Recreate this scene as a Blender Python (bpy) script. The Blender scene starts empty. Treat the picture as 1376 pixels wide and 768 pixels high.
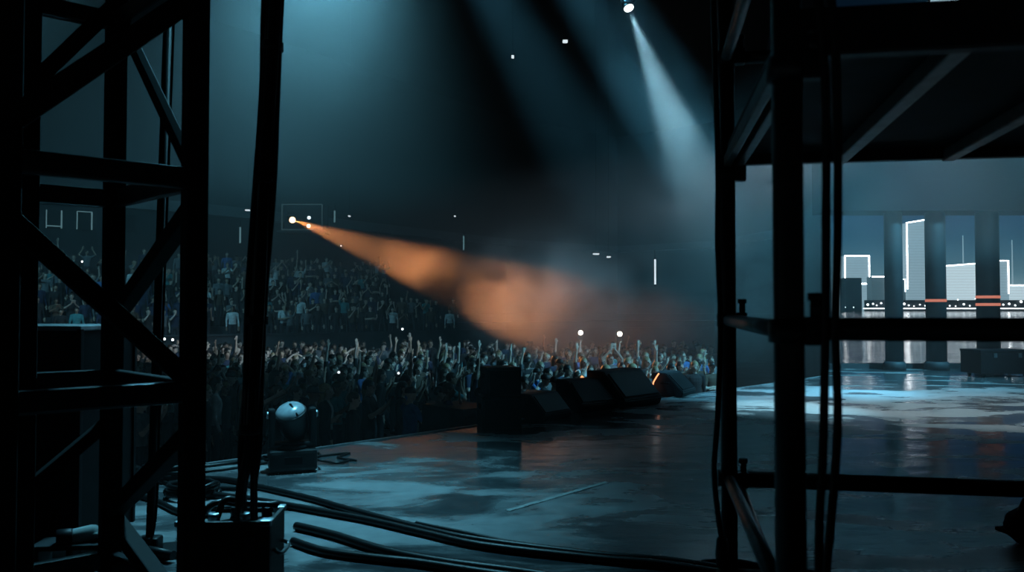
import bpy, bmesh, math, random
import numpy as np
from mathutils import Vector, Matrix, Quaternion, noise

R = random.Random(7)
SC = bpy.context.scene
COL = SC.collection
PI = math.pi
F = 1070.0; PITCH = math.radians(1.5); CAMZ = 1.6
ZF = -1.45                        # arena floor level, stage floor is z = 0

# ------------------------------------------------------------------ helpers
def P(px, py, Y):
    """photo point at a distance Y in front of the lens -> place in the hall"""
    return Vector(((px-688)/F*Y, Y, CAMZ+(412-py)/F*Y))
def floor_pt(px, py, z=0.0):
    Y = (CAMZ-z)*F/(py-412)
    return Vector(((px-688)/F*Y, Y, z))

def node_mat(name):
    m = bpy.data.materials.new(name); m.use_nodes = True
    nt = m.node_tree
    return m, nt, nt.nodes['Principled BSDF']
def mat(name, col, rough=0.5, metal=0.0, spec=0.5, noise_amt=0.25, nscale=9.0, bump=0.0):
    m, nt, b = node_mat(name)
    b.inputs['Roughness'].default_value = rough
    b.inputs['Metallic'].default_value = metal
    b.inputs['Specular IOR Level'].default_value = spec
    tc = nt.nodes.new('ShaderNodeTexCoord')
    n = nt.nodes.new('ShaderNodeTexNoise'); n.inputs['Scale'].default_value = nscale; n.inputs['Detail'].default_value = 4
    nt.links.new(tc.outputs['Object'], n.inputs['Vector'])
    r = nt.nodes.new('ShaderNodeValToRGB')
    r.color_ramp.elements[0].position = .3; r.color_ramp.elements[1].position = .7
    r.color_ramp.elements[0].color = (*[c*(1-noise_amt) for c in col], 1)
    r.color_ramp.elements[1].color = (*[min(1, c*(1+noise_amt)) for c in col], 1)
    nt.links.new(n.outputs['Fac'], r.inputs['Fac']); nt.links.new(r.outputs['Color'], b.inputs['Base Color'])
    if bump:
        bp = nt.nodes.new('ShaderNodeBump'); bp.inputs['Strength'].default_value = bump; bp.inputs['Distance'].default_value = .01
        nt.links.new(n.outputs['Fac'], bp.inputs['Height']); nt.links.new(bp.outputs['Normal'], b.inputs['Normal'])
    return m
def emit(name, col, s):
    m = bpy.data.materials.new(name); m.use_nodes = True
    nt = m.node_tree; nt.nodes.remove(nt.nodes['Principled BSDF'])
    e = nt.nodes.new('ShaderNodeEmission'); e.inputs['Color'].default_value = (*col, 1); e.inputs['Strength'].default_value = s
    nt.links.new(e.outputs[0], nt.nodes['Material Output'].inputs['Surface'])
    return m

def obj(name, bm, m, parent=None, smooth=False):
    me = bpy.data.meshes.new(name)
    bmesh.ops.recalc_face_normals(bm, faces=bm.faces)
    bm.to_mesh(me); bm.free()
    for x in (m if isinstance(m, (list, tuple)) else [m]): me.materials.append(x)
    if smooth:
        me.polygons.foreach_set('use_smooth', [True]*len(me.polygons))
    o = bpy.data.objects.new(name, me); COL.objects.link(o)
    if parent: o.parent = parent
    return o
def tag(o, label=None, cat=None, group=None, kind=None):
    if label: o['label'] = label
    if cat: o['category'] = cat
    if group: o['group'] = group
    if kind: o['kind'] = kind
    return o
def thing(name, label, cat, loc=(0, 0, 0), rz=0, group=None):
    o = bpy.data.objects.new(name, None); COL.objects.link(o)
    o.location = loc; o.rotation_euler = (0, 0, rz); o.empty_display_size = .1
    return tag(o, label, cat, group)
def copy_tree(o, parent=None):
    c = o.copy(); COL.objects.link(c)
    if parent: c.parent = parent
    for ch in list(o.children): copy_tree(ch, c)
    return c
def BM(): return bmesh.new()

def box(bm, c, s, M=None, bev=0.0):
    b2 = bmesh.new()
    bmesh.ops.create_cube(b2, size=1)
    for v in b2.verts: v.co = Vector((v.co.x*s[0], v.co.y*s[1], v.co.z*s[2]))
    if bev: bmesh.ops.bevel(b2, geom=b2.edges[:], offset=bev, segments=2, profile=.6, affect='EDGES')
    for v in b2.verts:
        v.co = (M @ (v.co) if M else v.co) + Vector(c)
    join(bm, b2)
def join(bm, b2, mi=None):
    mp = {}
    for v in b2.verts: mp[v] = bm.verts.new(v.co)
    for f in b2.faces:
        try:
            nf = bm.faces.new([mp[v] for v in f.verts]); nf.smooth = f.smooth
            nf.material_index = f.material_index if mi is None else mi
        except ValueError: pass
    b2.free()
def frame_of(d):
    d = d.normalized()
    up = Vector((0, 0, 1)) if abs(d.z) < .95 else Vector((0, 1, 0))
    a = d.cross(up).normalized(); b = a.cross(d).normalized()
    return a, b
def bar(bm, p, q, w, h, bev=0.006):
    """rectangular bar p->q, width w sideways, height h"""
    p, q = Vector(p), Vector(q); d = q-p; a, b = frame_of(d)
    M = Matrix((a, d.normalized(), b)).transposed()
    box(bm, (p+q)/2, (w, d.length, h), M, bev)
def tube(bm, pts, r, n=10, cap=True):
    pts = [Vector(p) for p in pts]
    rs = r if isinstance(r, (list, tuple)) else [r]*len(pts)
    prev = None; rings = []
    for i, p in enumerate(pts):
        d = (pts[min(i+1, len(pts)-1)]-pts[max(i-1, 0)])
        if d.length < 1e-9: d = Vector((0, 0, 1))
        d.normalize()
        if prev is None: a, b = frame_of(d)
        else:
            a = prev[0]-d*prev[0].dot(d); a.normalize(); b = a.cross(d)
        prev = (a, b)
        rings.append([bm.verts.new(p+(a*math.cos(2*PI*k/n)+b*math.sin(2*PI*k/n))*rs[i]) for k in range(n)])
    for u, v in zip(rings, rings[1:]):
        for k in range(n):
            f = bm.faces.new((u[k], u[(k+1) % n], v[(k+1) % n], v[k])); f.smooth = True
    if cap:
        bm.faces.new(rings[0][::-1]); bm.faces.new(rings[-1])
def lathe(bm, prof, c=(0, 0, 0), n=20, M=None):
    rings = []
    for (r, z) in prof:
        ring = []
        for k in range(n):
            v = Vector((r*math.cos(2*PI*k/n), r*math.sin(2*PI*k/n), z))
            ring.append(bm.verts.new((M @ v if M else v)+Vector(c)))
        rings.append(ring)
    for u, v in zip(rings, rings[1:]):
        for k in range(n):
            f = bm.faces.new((u[k], u[(k+1) % n], v[(k+1) % n], v[k])); f.smooth = True
    bm.faces.new(rings[0][::-1]); bm.faces.new(rings[-1])
def spline(pts, k=8):
    pts = [Vector(p) for p in pts]; out = []
    for i in range(len(pts)-1):
        p0, p1, p2, p3 = pts[max(i-1, 0)], pts[i], pts[i+1], pts[min(i+2, len(pts)-1)]
        for j in range(k):
            t = j/k
            out.append(.5*((2*p1)+(p2-p0)*t+(2*p0-5*p1+4*p2-p3)*t*t+(3*p1-p0-3*p2+p3)*t**3))
    out.append(pts[-1]); return out
def poly(bm, pts): bm.faces.new([bm.verts.new(Vector(p)) for p in pts])
def prism(bm, pts2, z0, z1):
    lo = [bm.verts.new((x, y, z0)) for x, y in pts2]; hi = [bm.verts.new((x, y, z1)) for x, y in pts2]
    n = len(pts2)
    for i in range(n): bm.faces.new((lo[i], lo[(i+1) % n], hi[(i+1) % n], hi[i]))
    bm.faces.new(lo[::-1]); bm.faces.new(hi)

# ------------------------------------------------------------------ materials
M_black = mat('black_painted_steel', (.003, .0035, .004), .8, .0, .15, .4, 14)
M_steel = mat('galvanised_scaffold_steel', (.10, .11, .115), .38, .4, .5, .35, 18)
M_rail = mat('glossy_tower_rail', (.02, .022, .024), .3, .4, .6, .5, 12)  # paler, glossier than the posts so the rails show highlights
M_dark = mat('dark_scaffold_steel', (.005, .006, .007), .45, .0, .25, .4, 16)
M_ply = mat('black_plywood', (.015, .017, .02), .7, 0, .3, .4, 5)
M_rubber = mat('black_cable_rubber', (.006, .0065, .007), .38, 0, .3, .3, 30)
M_case = mat('black_case_panel', (.006, .007, .008), .55, 0, .2, .3, 12)
M_alu = mat('brushed_aluminium', (.42, .46, .48), .35, .8, .5, .2, 40)
M_velour = mat('black_velour', (.008, .008, .01), .95, 0, .1, .4, 20)
M_conc = mat('arena_concrete', (.05, .055, .06), .8, 0, .3, .35, .6)
M_wall = mat('dark_arena_wall', (.03, .034, .038), .85, 0, .3, .35, .4)
M_seat = mat('dark_seating_tier', (.035, .04, .045), .8, 0, .3, .4, 2)
M_fascia = mat('pale_fascia_panel', (.16, .18, .19), .6, 0, .4, .25, .8)
M_plast = mat('black_fixture_plastic', (.006, .007, .008), .45, 0, .5, .3, 20)
M_trim = mat('worn_metal_edge', (.35, .38, .4), .35, .7, .5, .35, 6)
M_tape = mat('pale_floor_tape', (.32, .34, .34), .6, 0, .3, .45, 14)
M_pillar = mat('painted_concrete_pillar', (.03, .034, .038), .6, 0, .4, .3, 1.5)
M_skin = [mat('skin_light', (.55, .40, .33), .5, 0, .4, .08), mat('skin_tan', (.42, .28, .21), .5, 0, .4, .08), mat('skin_brown', (.22, .135, .095), .5, 0, .4, .08)]
M_hair = {'dark hair': mat('dark_hair', (.012, .01, .009), .5, 0, .4, .5, 60), 'brown hair': mat('brown_hair', (.05, .03, .018), .5, 0, .4, .5, 60), 'fair hair': mat('fair_hair', (.28, .2, .11), .5, 0, .4, .4, 60)}
M_shirt = {'black': mat('black_shirt', (.014, .014, .016), .85), 'grey': mat('grey_shirt', (.13, .14, .15), .85), 'white': mat('white_shirt', (.62, .64, .65), .8),
           'blue': mat('blue_shirt', (.04, .12, .30), .85), 'teal': mat('teal_shirt', (.05, .24, .26), .85), 'navy': mat('navy_shirt', (.015, .025, .06), .85), 'brown': mat('brown_shirt', (.07, .045, .03), .85)}
M_trous = mat('dark_trousers', (.018, .02, .028), .9)
M_lips = mat('lips', (.22, .08, .07), .5); M_eye = mat('eye_dark', (.03, .025, .02), .3)
E_white = emit('lamp_white', (.85, .95, 1), 12)
E_warm = emit('lamp_orange', (1, .62, .32), 7)
E_pin = emit('torch_white', (.9, .97, 1), 3)
E_orange = emit('orange_glow', (1, .33, .14), 2.2)
E_red = emit('red_neon', (1, .33, .22), .55)
E_tube = emit('led_tube', (.8, .92, 1), 1.1)
E_booth = emit('booth_glow', (.30, .62, .72), .07)
E_dim = emit('dim_led', (.30, .62, .72), .3)

# ------------------------------------------------------------------ camera + world
cam = bpy.data.cameras.new('camera'); camo = bpy.data.objects.new('camera', cam); COL.objects.link(camo)
camo.location = (0, 0, CAMZ); camo.rotation_euler = (PI/2+PITCH, 0, 0)
cam.sensor_width = 36; cam.lens = F/1376*36; cam.clip_end = 3000; cam.clip_start = .05
cam.dof.use_dof = True; cam.dof.focus_distance = 17; cam.dof.aperture_fstop = 3.2
SC.camera = camo
w = bpy.data.worlds.new('night_sky'); SC.world = w; w.use_nodes = True
nt = w.node_tree; bg = nt.nodes['Background']
tc = nt.nodes.new('ShaderNodeTexCoord'); sx = nt.nodes.new('ShaderNodeSeparateXYZ'); rp = nt.nodes.new('ShaderNodeValToRGB')
nt.links.new(tc.outputs['Generated'], sx.inputs[0]); nt.links.new(sx.outputs['Z'], rp.inputs['Fac']); nt.links.new(rp.outputs['Color'], bg.inputs['Color'])
els = rp.color_ramp.elements
els[0].position = 0; els[0].color = (.30, .46, .52, 1)
els[1].position = .12; els[1].color = (.006, .03, .10, 1)
e = els.new(.035); e.color = (.09, .2, .26, 1)
e = els.new(.075); e.color = (.014, .065, .12, 1)
e = els.new(.2); e.color = (.002, .012, .026, 1)
e = els.new(.5); e.color = (.001, .004, .010, 1)
bg.inputs['Strength'].default_value = .8

vs = SC.view_settings; vs.view_transform = 'Standard'; vs.look = 'None'; vs.exposure = 0; vs.gamma = 1; vs.use_curve_mapping = False
cy = SC.cycles
cy.use_denoising = True; cy.max_bounces = 6; cy.diffuse_bounces = 2; cy.glossy_bounces = 3; cy.volume_bounces = 0; cy.transparent_max_bounces = 8
cy.sample_clamp_indirect = 3; cy.volume_step_rate = 1.0; cy.volume_max_steps = 256; cy.use_light_tree = True

# ------------------------------------------------------------------ stage floor
EDGE = lambda Y: Y-11.25          # x of the stage lip at a distance Y
def wet_floor():
    m, nt, b = node_mat('wet_worn_stage_floor')
    b.inputs['Specular IOR Level'].default_value = .9
    L = nt.links.new; N = nt.nodes.new
    tc = N('ShaderNodeTexCoord')
    mp = N('ShaderNodeMapping'); mp.inputs['Rotation'].default_value = (0, 0, math.radians(-28)); mp.inputs['Scale'].default_value = (.55, 1.15, 1)
    L(tc.outputs['Object'], mp.inputs['Vector'])
    n1 = N('ShaderNodeTexNoise'); n1.inputs['Scale'].default_value = 1.25; n1.inputs['Detail'].default_value = 9; n1.inputs['Roughness'].default_value = .58; n1.inputs['Distortion'].default_value = .5
    L(mp.outputs['Vector'], n1.inputs['Vector'])
    # the dried-out area of the floor around the cables
    def blob(cx, cy, rx, ry):
        v = N('ShaderNodeVectorMath'); v.operation = 'SUBTRACT'; v.inputs[1].default_value = (cx, cy, 0); L(tc.outputs['Object'], v.inputs[0])
        s = N('ShaderNodeVectorMath'); s.operation = 'DIVIDE'; s.inputs[1].default_value = (rx, ry, 1); L(v.outputs[0], s.inputs[0])
        l = N('ShaderNodeVectorMath'); l.operation = 'LENGTH'; L(s.outputs[0], l.inputs[0])
        r = N('ShaderNodeMapRange'); r.inputs['From Min'].default_value = .5; r.inputs['From Max'].default_value = 1.35; r.inputs['To Min'].default_value = .12; r.inputs['To Max'].default_value = 0
        L(l.outputs['Value'], r.inputs['Value']); return r.outputs['Result']
    a = N('ShaderNodeMath'); a.operation = 'ADD'; L(n1.outputs['Fac'], a.inputs[0]); L(blob(-.8, 6.5, 2.3, 1.4), a.inputs[1])
    a2 = N('ShaderNodeMath'); a2.operation = 'ADD'; L(a.outputs[0], a2.inputs[0]); L(blob(6.2, 13.4, 5.5, 3.0), a2.inputs[1])
    dry = N('ShaderNodeMapRange'); dry.inputs['From Min'].default_value = .51; dry.inputs['From Max'].default_value = .64
    L(a2.outputs[0], dry.inputs['Value'])
    n2 = N('ShaderNodeTexNoise'); n2.inputs['Scale'].default_value = 7; n2.inputs['Detail'].default_value = 8; L(tc.outputs['Object'], n2.inputs['Vector'])
    c1 = N('ShaderNodeMix'); c1.data_type = 'RGBA'; c1.inputs['A'].default_value = (.025, .029, .033, 1); c1.inputs['B'].default_value = (.085, .095, .10, 1); L(n2.outputs['Fac'], c1.inputs['Factor'])
    c2 = N('ShaderNodeMix'); c2.data_type = 'RGBA'; c2.inputs['A'].default_value = (.14, .15, .155, 1); c2.inputs['B'].default_value = (.30, .32, .33, 1); L(n2.outputs['Fac'], c2.inputs['Factor'])
    c = N('ShaderNodeMix'); c.data_type = 'RGBA'; L(dry.outputs['Result'], c.inputs['Factor']); L(c1.outputs['Result'], c.inputs['A']); L(c2.outputs['Result'], c.inputs['B'])
    L(c.outputs['Result'], b.inputs['Base Color'])
    r1 = N('ShaderNodeMapRange'); r1.inputs['To Min'].default_value = .07; r1.inputs['To Max'].default_value = .2; L(n2.outputs['Fac'], r1.inputs['Value'])
    r = N('ShaderNodeMix'); r.data_type = 'FLOAT'; L(dry.outputs['Result'], r.inputs['Factor']); L(r1.outputs['Result'], r.inputs['A']); r.inputs['B'].default_value = .42
    L(r.outputs['Result'], b.inputs['Roughness'])
    n3 = N('ShaderNodeTexNoise'); n3.inputs['Scale'].default_value = 3.0; n3.inputs['Detail'].default_value = 6; L(mp.outputs['Vector'], n3.inputs['Vector'])
    bp = N('ShaderNodeBump'); bp.inputs['Strength'].default_value = .3; bp.inputs['Distance'].default_value = .025; L(n3.outputs['Fac'], bp.inputs['Height']); L(bp.outputs['Normal'], b.inputs['Normal'])
    return m
M_floor = wet_floor()
YE = 21.0
bm = BM(); prism(bm, [(14, -1.5), (26, 12), (26, YE), (8.2, YE), (EDGE(18.6), 18.6), (EDGE(3), 3), (-8.25, -1.5)], -.25, 0)
tag(obj('floor', bm, M_floor), kind='structure')
bm = BM()
for z0, z1 in ((-1.3, -.25),):
    poly(bm, [(EDGE(3)+.05, 3, z0), (EDGE(18.6)+.05, 18.6, z0), (EDGE(18.6)+.05, 18.6, z1), (EDGE(3)+.05, 3, z1)]); poly(bm, [(EDGE(18.6)+.05, 18.6, z0), (8.25, YE, z0), (8.25, YE, z1), (EDGE(18.6)+.05, 18.6, z1)])
tag(obj('stage_front_wall', bm, M_velour), kind='structure')
bm = BM(); bar(bm, (EDGE(3), 3, -.01), (EDGE(18.6), 18.6, -.01), .05, .05, .004)
tag(obj('trim_1', bm, M_trim), kind='structure')
bm = BM(); prism(bm, [(-60, 3), (-10, 3), (EDGE(3), 3), (EDGE(18.6), 18.6), (8.2, YE), (9.2, 21.3), (21, 55), (26, 70), (26, 120), (-60, 120)], ZF-.2, ZF)
tag(obj('arena_floor', bm, M_conc), kind='structure')

# ------------------------------------------------------------------ arena bowl
def plan(px, Y): return ((px-688)/F*Y, Y)
KEY = [  # px, Y of the front of the stand, Y of its back
    (-250, 27.5, 34), (0, 29.5, 36.5), (130, 30.5, 38.5), (270, 32, 42), (400, 34, 47), (520, 36.5, 53), (680, 40, 64), (830, 43, 72), (960, 45, 66), (1060, 43, 55)]
inn = [plan(p, a) for p, a, b in KEY]; out = [plan(p, b) for p, a, b in KEY]
NT = 11
def tier_pt(i, t, z): return Vector((inn[i][0]+(out[i][0]-inn[i][0])*t, inn[i][1]+(out[i][1]-inn[i][1])*t, z))
ZI, ZO = .45, 4.2
bm = BM()
for i in range(len(KEY)-1):
    q = lambda t, z: (tier_pt(i, t, z), tier_pt(i+1, t, z))
    a, b = q(0, ZF); c, d = q(0, ZI); poly(bm, [a, b, d, c])
    for k in range(NT):
        z = ZI-1.0+(ZO-ZI+1.0)*(k+1)/NT; zp = ZI-1.0+(ZO-ZI+1)*k/NT
        t0, t1 = .02+.98*k/NT, .02+.98*(k+1)/NT
        a, b = q(t0, zp); c, d = q(t0, z); poly(bm, [a, b, d, c])
        a, b = q(t0, z); c, d = q(t1, z); poly(bm, [a, b, d, c])
tag(obj('tiered_stand', bm, M_seat), kind='structure')
bm = BM()
for i in range(len(KEY)-1):
    bar(bm, tier_pt(i, 0, ZI), tier_pt(i+1, 0, ZI), .12, .08, .01)
tag(obj('trim_2', bm, M_seat), kind='structure')
bm = BM()                        # back wall with its ceiling line
for i in range(len(KEY)-1):
    a, b, c, d = tier_pt(i, 1, ZF), tier_pt(i+1, 1, ZF), tier_pt(i+1, 1, 24), tier_pt(i, 1, 24)
    poly(bm, [a, b, c, d])
tag(obj('wall_back', bm, M_wall), kind='structure')
bm = BM()                        # balcony fascia above the suites
for i in range(len(KEY)-1):
    a, b = tier_pt(i, .985, 0), tier_pt(i+1, .985, 0)
    bar(bm, (a.x, a.y, 6.75), (b.x, b.y, 6.75), .5, .55, .02)
tag(obj('trim_3', bm, M_fascia), kind='structure')
bm = BM()
p = tier_pt(len(KEY)-1, 1, 0); q = Vector((8.55, 21.3, 0))
poly(bm, [(p.x, p.y, ZF), (q.x, q.y, ZF), (q.x, q.y, 24), (p.x, p.y, 24)])
tag(obj('wall_right', bm, M_wall), kind='structure')
bm = BM(); prism(bm, [(-60, -6), (28, -6), (28, 21.0), (8.6, 21.2), (20, 66), (20, 110), (-60, 110)], 17, 17.3)
tag(obj('ceiling', bm, M_velour), kind='structure')
bm = BM(); prism(bm, [(-60, -6), (-59.6, -6), (-59.6, 110), (-60, 110)], ZF, 17)
tag(obj('wall_left', bm, M_wall), kind='structure')
bm = BM(); prism(bm, [(-60, -6), (28, -6), (28, -5.7), (-60, -5.7)], ZF, 17)
tag(obj('wall_front', bm, M_velour), kind='structure')
bm = BM(); prism(bm, [(27.7, -5.7), (28, -5.7), (28, 21), (27.7, 21)], ZF, 17)
tag(obj('wall_side', bm, M_velour), kind='structure')

# suites: lit window frames in the wall at left
def suite_window(px, label, i_bits, zt=6.15, zb=5.3):
    # find the wall point seen at px
    for i in range(len(KEY)-1):
        if KEY[i][0] <= px <= KEY[i+1][0]: break
    a, b = tier_pt(i, .985, 0), tier_pt(i+1, .985, 0)
    s = (px-688)/F; t = (a.x-s*a.y)/(s*(b.y-a.y)-(b.x-a.x)); c = a+(b-a)*t
    ang = math.atan2(b.y-a.y, b.x-a.x)
    t_ = thing('suite_window', label, 'window', (c.x, c.y, 0), ang)
    w_ = .31
    bm = BM(); box(bm, (0, -.02, (zt+zb)/2), (w_*2, .06, zt-zb)); obj('pane', bm, M_case, t_)
    for k in i_bits:
        bm = BM()
        if k == 'l': box(bm, (-w_, -.08, (zt+zb)/2), (.05, .08, zt-zb))
        if k == 'r': box(bm, (w_, -.08, (zt+zb)/2), (.07, .08, zt-zb))
        if k == 'b': box(bm, (0, -.08, zb+.1), (w_*2, .07, .05))
        if k == 't': box(bm, (0, -.08, zt), (w_*2, .07, .04))
        obj('frame_bar', bm, E_dim, t_)
suite_window(71, 'dim lit suite window in arena wall with bright sides and sill, beside tower post', 'lrb')
suite_window(112, 'dim lit suite window in arena wall with bright jambs and a head bar', 'lrt')
suite_window(172, 'dim suite window seen between the tower posts with only its one bright jamb', 'l')

def small_box(name, c, s, m, label, cat, rz=0, group=None):
    bm = BM(); box(bm, (0, 0, 0), s, None, min(s)*.15)
    o = obj(name, bm, m); o.location = c; o.rotation_euler = (0, 0, rz); return tag(o, label, cat, group)
def light_tube(px, y0, y1, Y, m, r, label):
    a, b = P(px, y0, Y), P(px, y1, Y)
    t = thing('light_tube', label, 'light', (a.x, a.y, b.z), 0, 'vertical light tubes in the arena')
    h = a.z-b.z
    bm = BM(); tube(bm, [(0, 0, .04), (0, 0, h-.04)], r, 8); obj('tube', bm, m, t)
    for z in (0, h-.06):
        bm = BM(); tube(bm, [(0, 0, z), (0, 0, z+.06)], r*1.5, 8); obj('end_cap', bm, M_plast, t)
    bm = BM(); tube(bm, [(0, .05, h), (0, .05, h+.0+ .3)], .012, 6); obj('hanger', bm, M_black, t)
light_tube(880.5, 346, 384, 30, E_tube, .035, 'brightest vertical white light tube hanging in haze above the crowd')
light_tube(623, 315, 337, 45, E_dim, .045, 'dim vertical light tube above the orange beam')
light_tube(322, 303, 328, 38, E_dim, .045, 'dim vertical light tube between truss tower and cable bundle')
light_tube(449, 281, 300, 40, E_dim, .04, 'short dim light tube beyond the orange follow spot')
def pendant(px, py, Y, wd, label):
    c = P(px, py, Y)
    t = thing('hanging_lamp', label, 'lamp', c, 0, 'small hanging lamps over the arena')
    bm = BM(); box(bm, (0, 0, .07), (wd*1.1, .2, .1), None, .02); obj('housing', bm, M_plast, t)
    bm = BM(); box(bm, (0, -.02, 0), (wd, .16, .06), None, .01); obj('lens', bm, E_tube, t)
    bm = BM(); tube(bm, [(0, 0, .12), (0, 0, 17-c.z)], .004, 6); obj('suspension_wire', bm, M_black, t)
pendant(801, 341, 34, .26, 'small bright hanging lamp above the orange beam, bigger of a pair')
pendant(818, 345, 34, .16, 'small hanging lamp above the orange beam, fainter of a pair')
pendant(760, 53, 24, .15, 'faint hanging lamp between the blue ceiling beams')
pendant(689, 74, 24, .08, 'faint hanging lamp inside the blue beam nearest arena centre')
pendant(611, 290, 44, .1, 'tiny white hanging lamp over dark arena centre')
pendant(469, 290, 40, .1, 'tiny white hanging lamp just above start of orange beam')
pendant(332, 282, 38, .2, 'faint hanging lamp beside the black cable bundle')

# ------------------------------------------------------------------ people
def capsule(bm, p, q, r0, r1, n=10, flat=None):
    p, q = Vector(p), Vector(q); d = q-p; L = max(d.length, 1e-4); d = d/L
    a, b = frame_of(d)
    if flat: a, b = flat[0], d.cross(flat[0]).normalized()
    k2 = flat[1] if flat else 1.0
    prof = [(-r0*math.cos(t), r0*math.sin(t)) for t in (0.12, .55, 1.05)]+[(0, r0), (L, r1)]+[(L+r1*math.cos(t), r1*math.sin(t)) for t in (1.05, .55, .12)]
    rings = [[bm.verts.new(p+d*x+(a*math.cos(2*PI*k/n)*r+b*math.sin(2*PI*k/n)*r*k2)) for k in range(n)] for x, r in prof]
    for u, v in zip(rings, rings[1:]):
        for k in range(n): bm.faces.new((u[k], u[(k+1) % n], v[(k+1) % n], v[k]))
    bm.faces.new(rings[0][::-1]); bm.faces.new(rings[-1])
def loft(bm, secs, n=16):
    rings = [[bm.verts.new((cx+rx*math.cos(2*PI*k/n), cy_+ry*math.sin(2*PI*k/n), z)) for k in range(n)] for (z, cx, cy_, rx, ry) in secs]
    for u, v in zip(rings, rings[1:]):
        for k in range(n): bm.faces.new((u[k], u[(k+1) % n], v[(k+1) % n], v[k]))
    bm.faces.new(rings[0][::-1]); bm.faces.new(rings[-1])
SKIN, SHIRT, TROU, LIPS, EYE, SHOE = range(6)
def person_mesh(name, arms, sleeve='short', stance=0.0, voxel=.0115, look=(0, 0)):
    """arms: for left(-1) and right(+1): elbow, wrist, hand direction, finger curl. Faces +Y."""
    bm = BM(); seg = []
    def cap(p, q, r0, r1, tagm, n=10, flat=None):
        capsule(bm, p, q, r0, r1, n, flat); seg.append((Vector(p), Vector(q), r0, r1, tagm))
    loft(bm, [(.86, 0, 0, .10, .08), (.90, 0, -.005, .155, .105), (.98, 0, -.008, .165, .115), (1.08, 0, 0, .148, .10), (1.18, 0, .004, .15, .103), (1.30, 0, .006, .172, .115), (1.38, 0, 0, .175, .105), (1.44, 0, -.008, .14, .075), (1.485, 0, -.012, .06, .055)])
    for x in (-.08, 0, .08):
        seg.append((Vector((x, 0, 1.03)), Vector((x, 0, 1.40)), .10, .09, SHIRT)); seg.append((Vector((x, 0, .86)), Vector((x, 0, .95)), .09, .09, TROU))
    for s in (-1, 1):
        hip = (s*.09, 0, .90); kn = (s*(.10+stance*.3), .02, .49); an = (s*(.11+stance*.6), -.015, .085)
        cap(hip, kn, .088, .058, TROU, 12); cap(kn, an, .057, .04, TROU, 12)
        cap((an[0], -.03, .045), (an[0]+s*.015, .15, .035), .045, .035, SHOE)
        sh = Vector((s*.185, -.005, 1.405)); el, wr, hd, curl = arms[0 if s < 0 else 1]
        el, wr, hd = Vector(el), Vector(wr), Vector(hd).normalized()
        mid = sh+(el-sh)*.72
        cap((s*.10, -.005, 1.42), sh, .062, .06, SHIRT)
        cap(sh, mid, .06, .052, SHIRT); cap(mid, el, .046 if sleeve == 'short' else .05, .04, SKIN if sleeve == 'short' else SHIRT)
        cap(el, wr, .04, .027, SKIN if sleeve == 'short' else SHIRT)
        side = hd.cross((el-sh)); side = side.normalized() if side.length > .02 else Vector((s, 0, 0))
        if abs(hd.z) > .6: side = (Vector((s, 0, 0))-hd*hd.x*s).normalized()
        nrm = side.cross(hd).normalized()
        if nrm.y < 0: nrm = -nrm
        pc = wr+hd*.085
        capsule(bm, wr+hd*.02, pc, .036, .042, 12, (side, .42)); seg.append((wr, pc, .03, .04, SKIN))
        for k, ln in zip((-1.5, -.5, .5, 1.5), (.062, .078, .072, .056)):
            base = pc+side*k*.021+hd*.012
            d1 = (hd+side*k*.10).normalized(); mid_ = base+d1*ln*.55
            d2 = (d1*(1-curl)+nrm*curl).normalized(); tip = mid_+d2*ln*.5
            cap(base, mid_, .0105, .0095, SKIN, 8); cap(mid_, tip, .0095, .008, SKIN, 8)
        tb = wr+hd*.035-side*s*.0-side*.03*(1 if True else 0)
        tm = tb-side*.035+hd*.03; cap(tb, tm, .014, .012, SKIN, 8); cap(tm, tm+hd*.03-side*.006, .011, .009, SKIN, 8)
    # neck and head (turned by look)
    cap((0, -.015, 1.44), (0, .005, 1.55), .055, .05, SKIN, 12)
    Hm = Matrix.Translation((0, .012, 1.56)) @ Matrix.Rotation(look[0], 4, 'Z') @ Matrix.Rotation(look[1], 4, 'X')
    b2 = BM()
    loft(b2, [(-.035, 0, .045, .022, .025), (-.02, 0, .035, .045, .045), (.01, 0, .02, .06, .068), (.05, 0, .008, .071, .083), (.09, 0, 0, .076, .093), (.13, 0, -.006, .074, .092), (.165, 0, -.01, .058, .074), (.185, 0, -.012, .03, .04)])
    capsule(b2, (0, .088, .075), (0, .108, .045), .009, .014, 8)       # nose
    capsule(b2, (-.045, .078, .088), (.045, .078, .088), .012, .012, 8)  # brow
    capsule(b2, (-.02, .078, .006), (.02, .078, .006), .010, .010, 8)   # lips
    for s in (-1, 1): capsule(b2, (s*.074, -.005, .05), (s*.078, -.012, .085), .010, .014, 8)
    for v in b2.verts: v.co = Hm @ v.co
    join(bm, b2)
    seg.append((Hm @ Vector((0, .01, -.01)), Hm @ Vector((0, 0, .12)), .07, .085, SKIN))
    eyes = [Hm @ Vector((s*.031, .085, .068)) for s in (-1, 1)]; mouth = Hm @ Vector((0, .09, .006))
    me = bpy.data.meshes.new(name+'_raw'); bmesh.ops.recalc_face_normals(bm, faces=bm.faces); bm.to_mesh(me); bm.free()
    o = bpy.data.objects.new(name+'_raw', me); COL.objects.link(o)
    md = o.modifiers.new('r', 'REMESH'); md.mode = 'VOXEL'; md.voxel_size = voxel; md.use_smooth_shade = True
    sm = o.modifiers.new('s', 'SMOOTH'); sm.iterations = 2; sm.factor = .4
    dg = bpy.context.evaluated_depsgraph_get()
    res = bpy.data.meshes.new_from_object(o.evaluated_get(dg)); res.name = name
    bpy.data.objects.remove(o); bpy.data.meshes.remove(me)
    # material by nearest limb
    nf = len(res.polygons); cen = np.empty(nf*3); res.polygons.foreach_get('center', cen); cen = cen.reshape(-1, 3)
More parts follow.
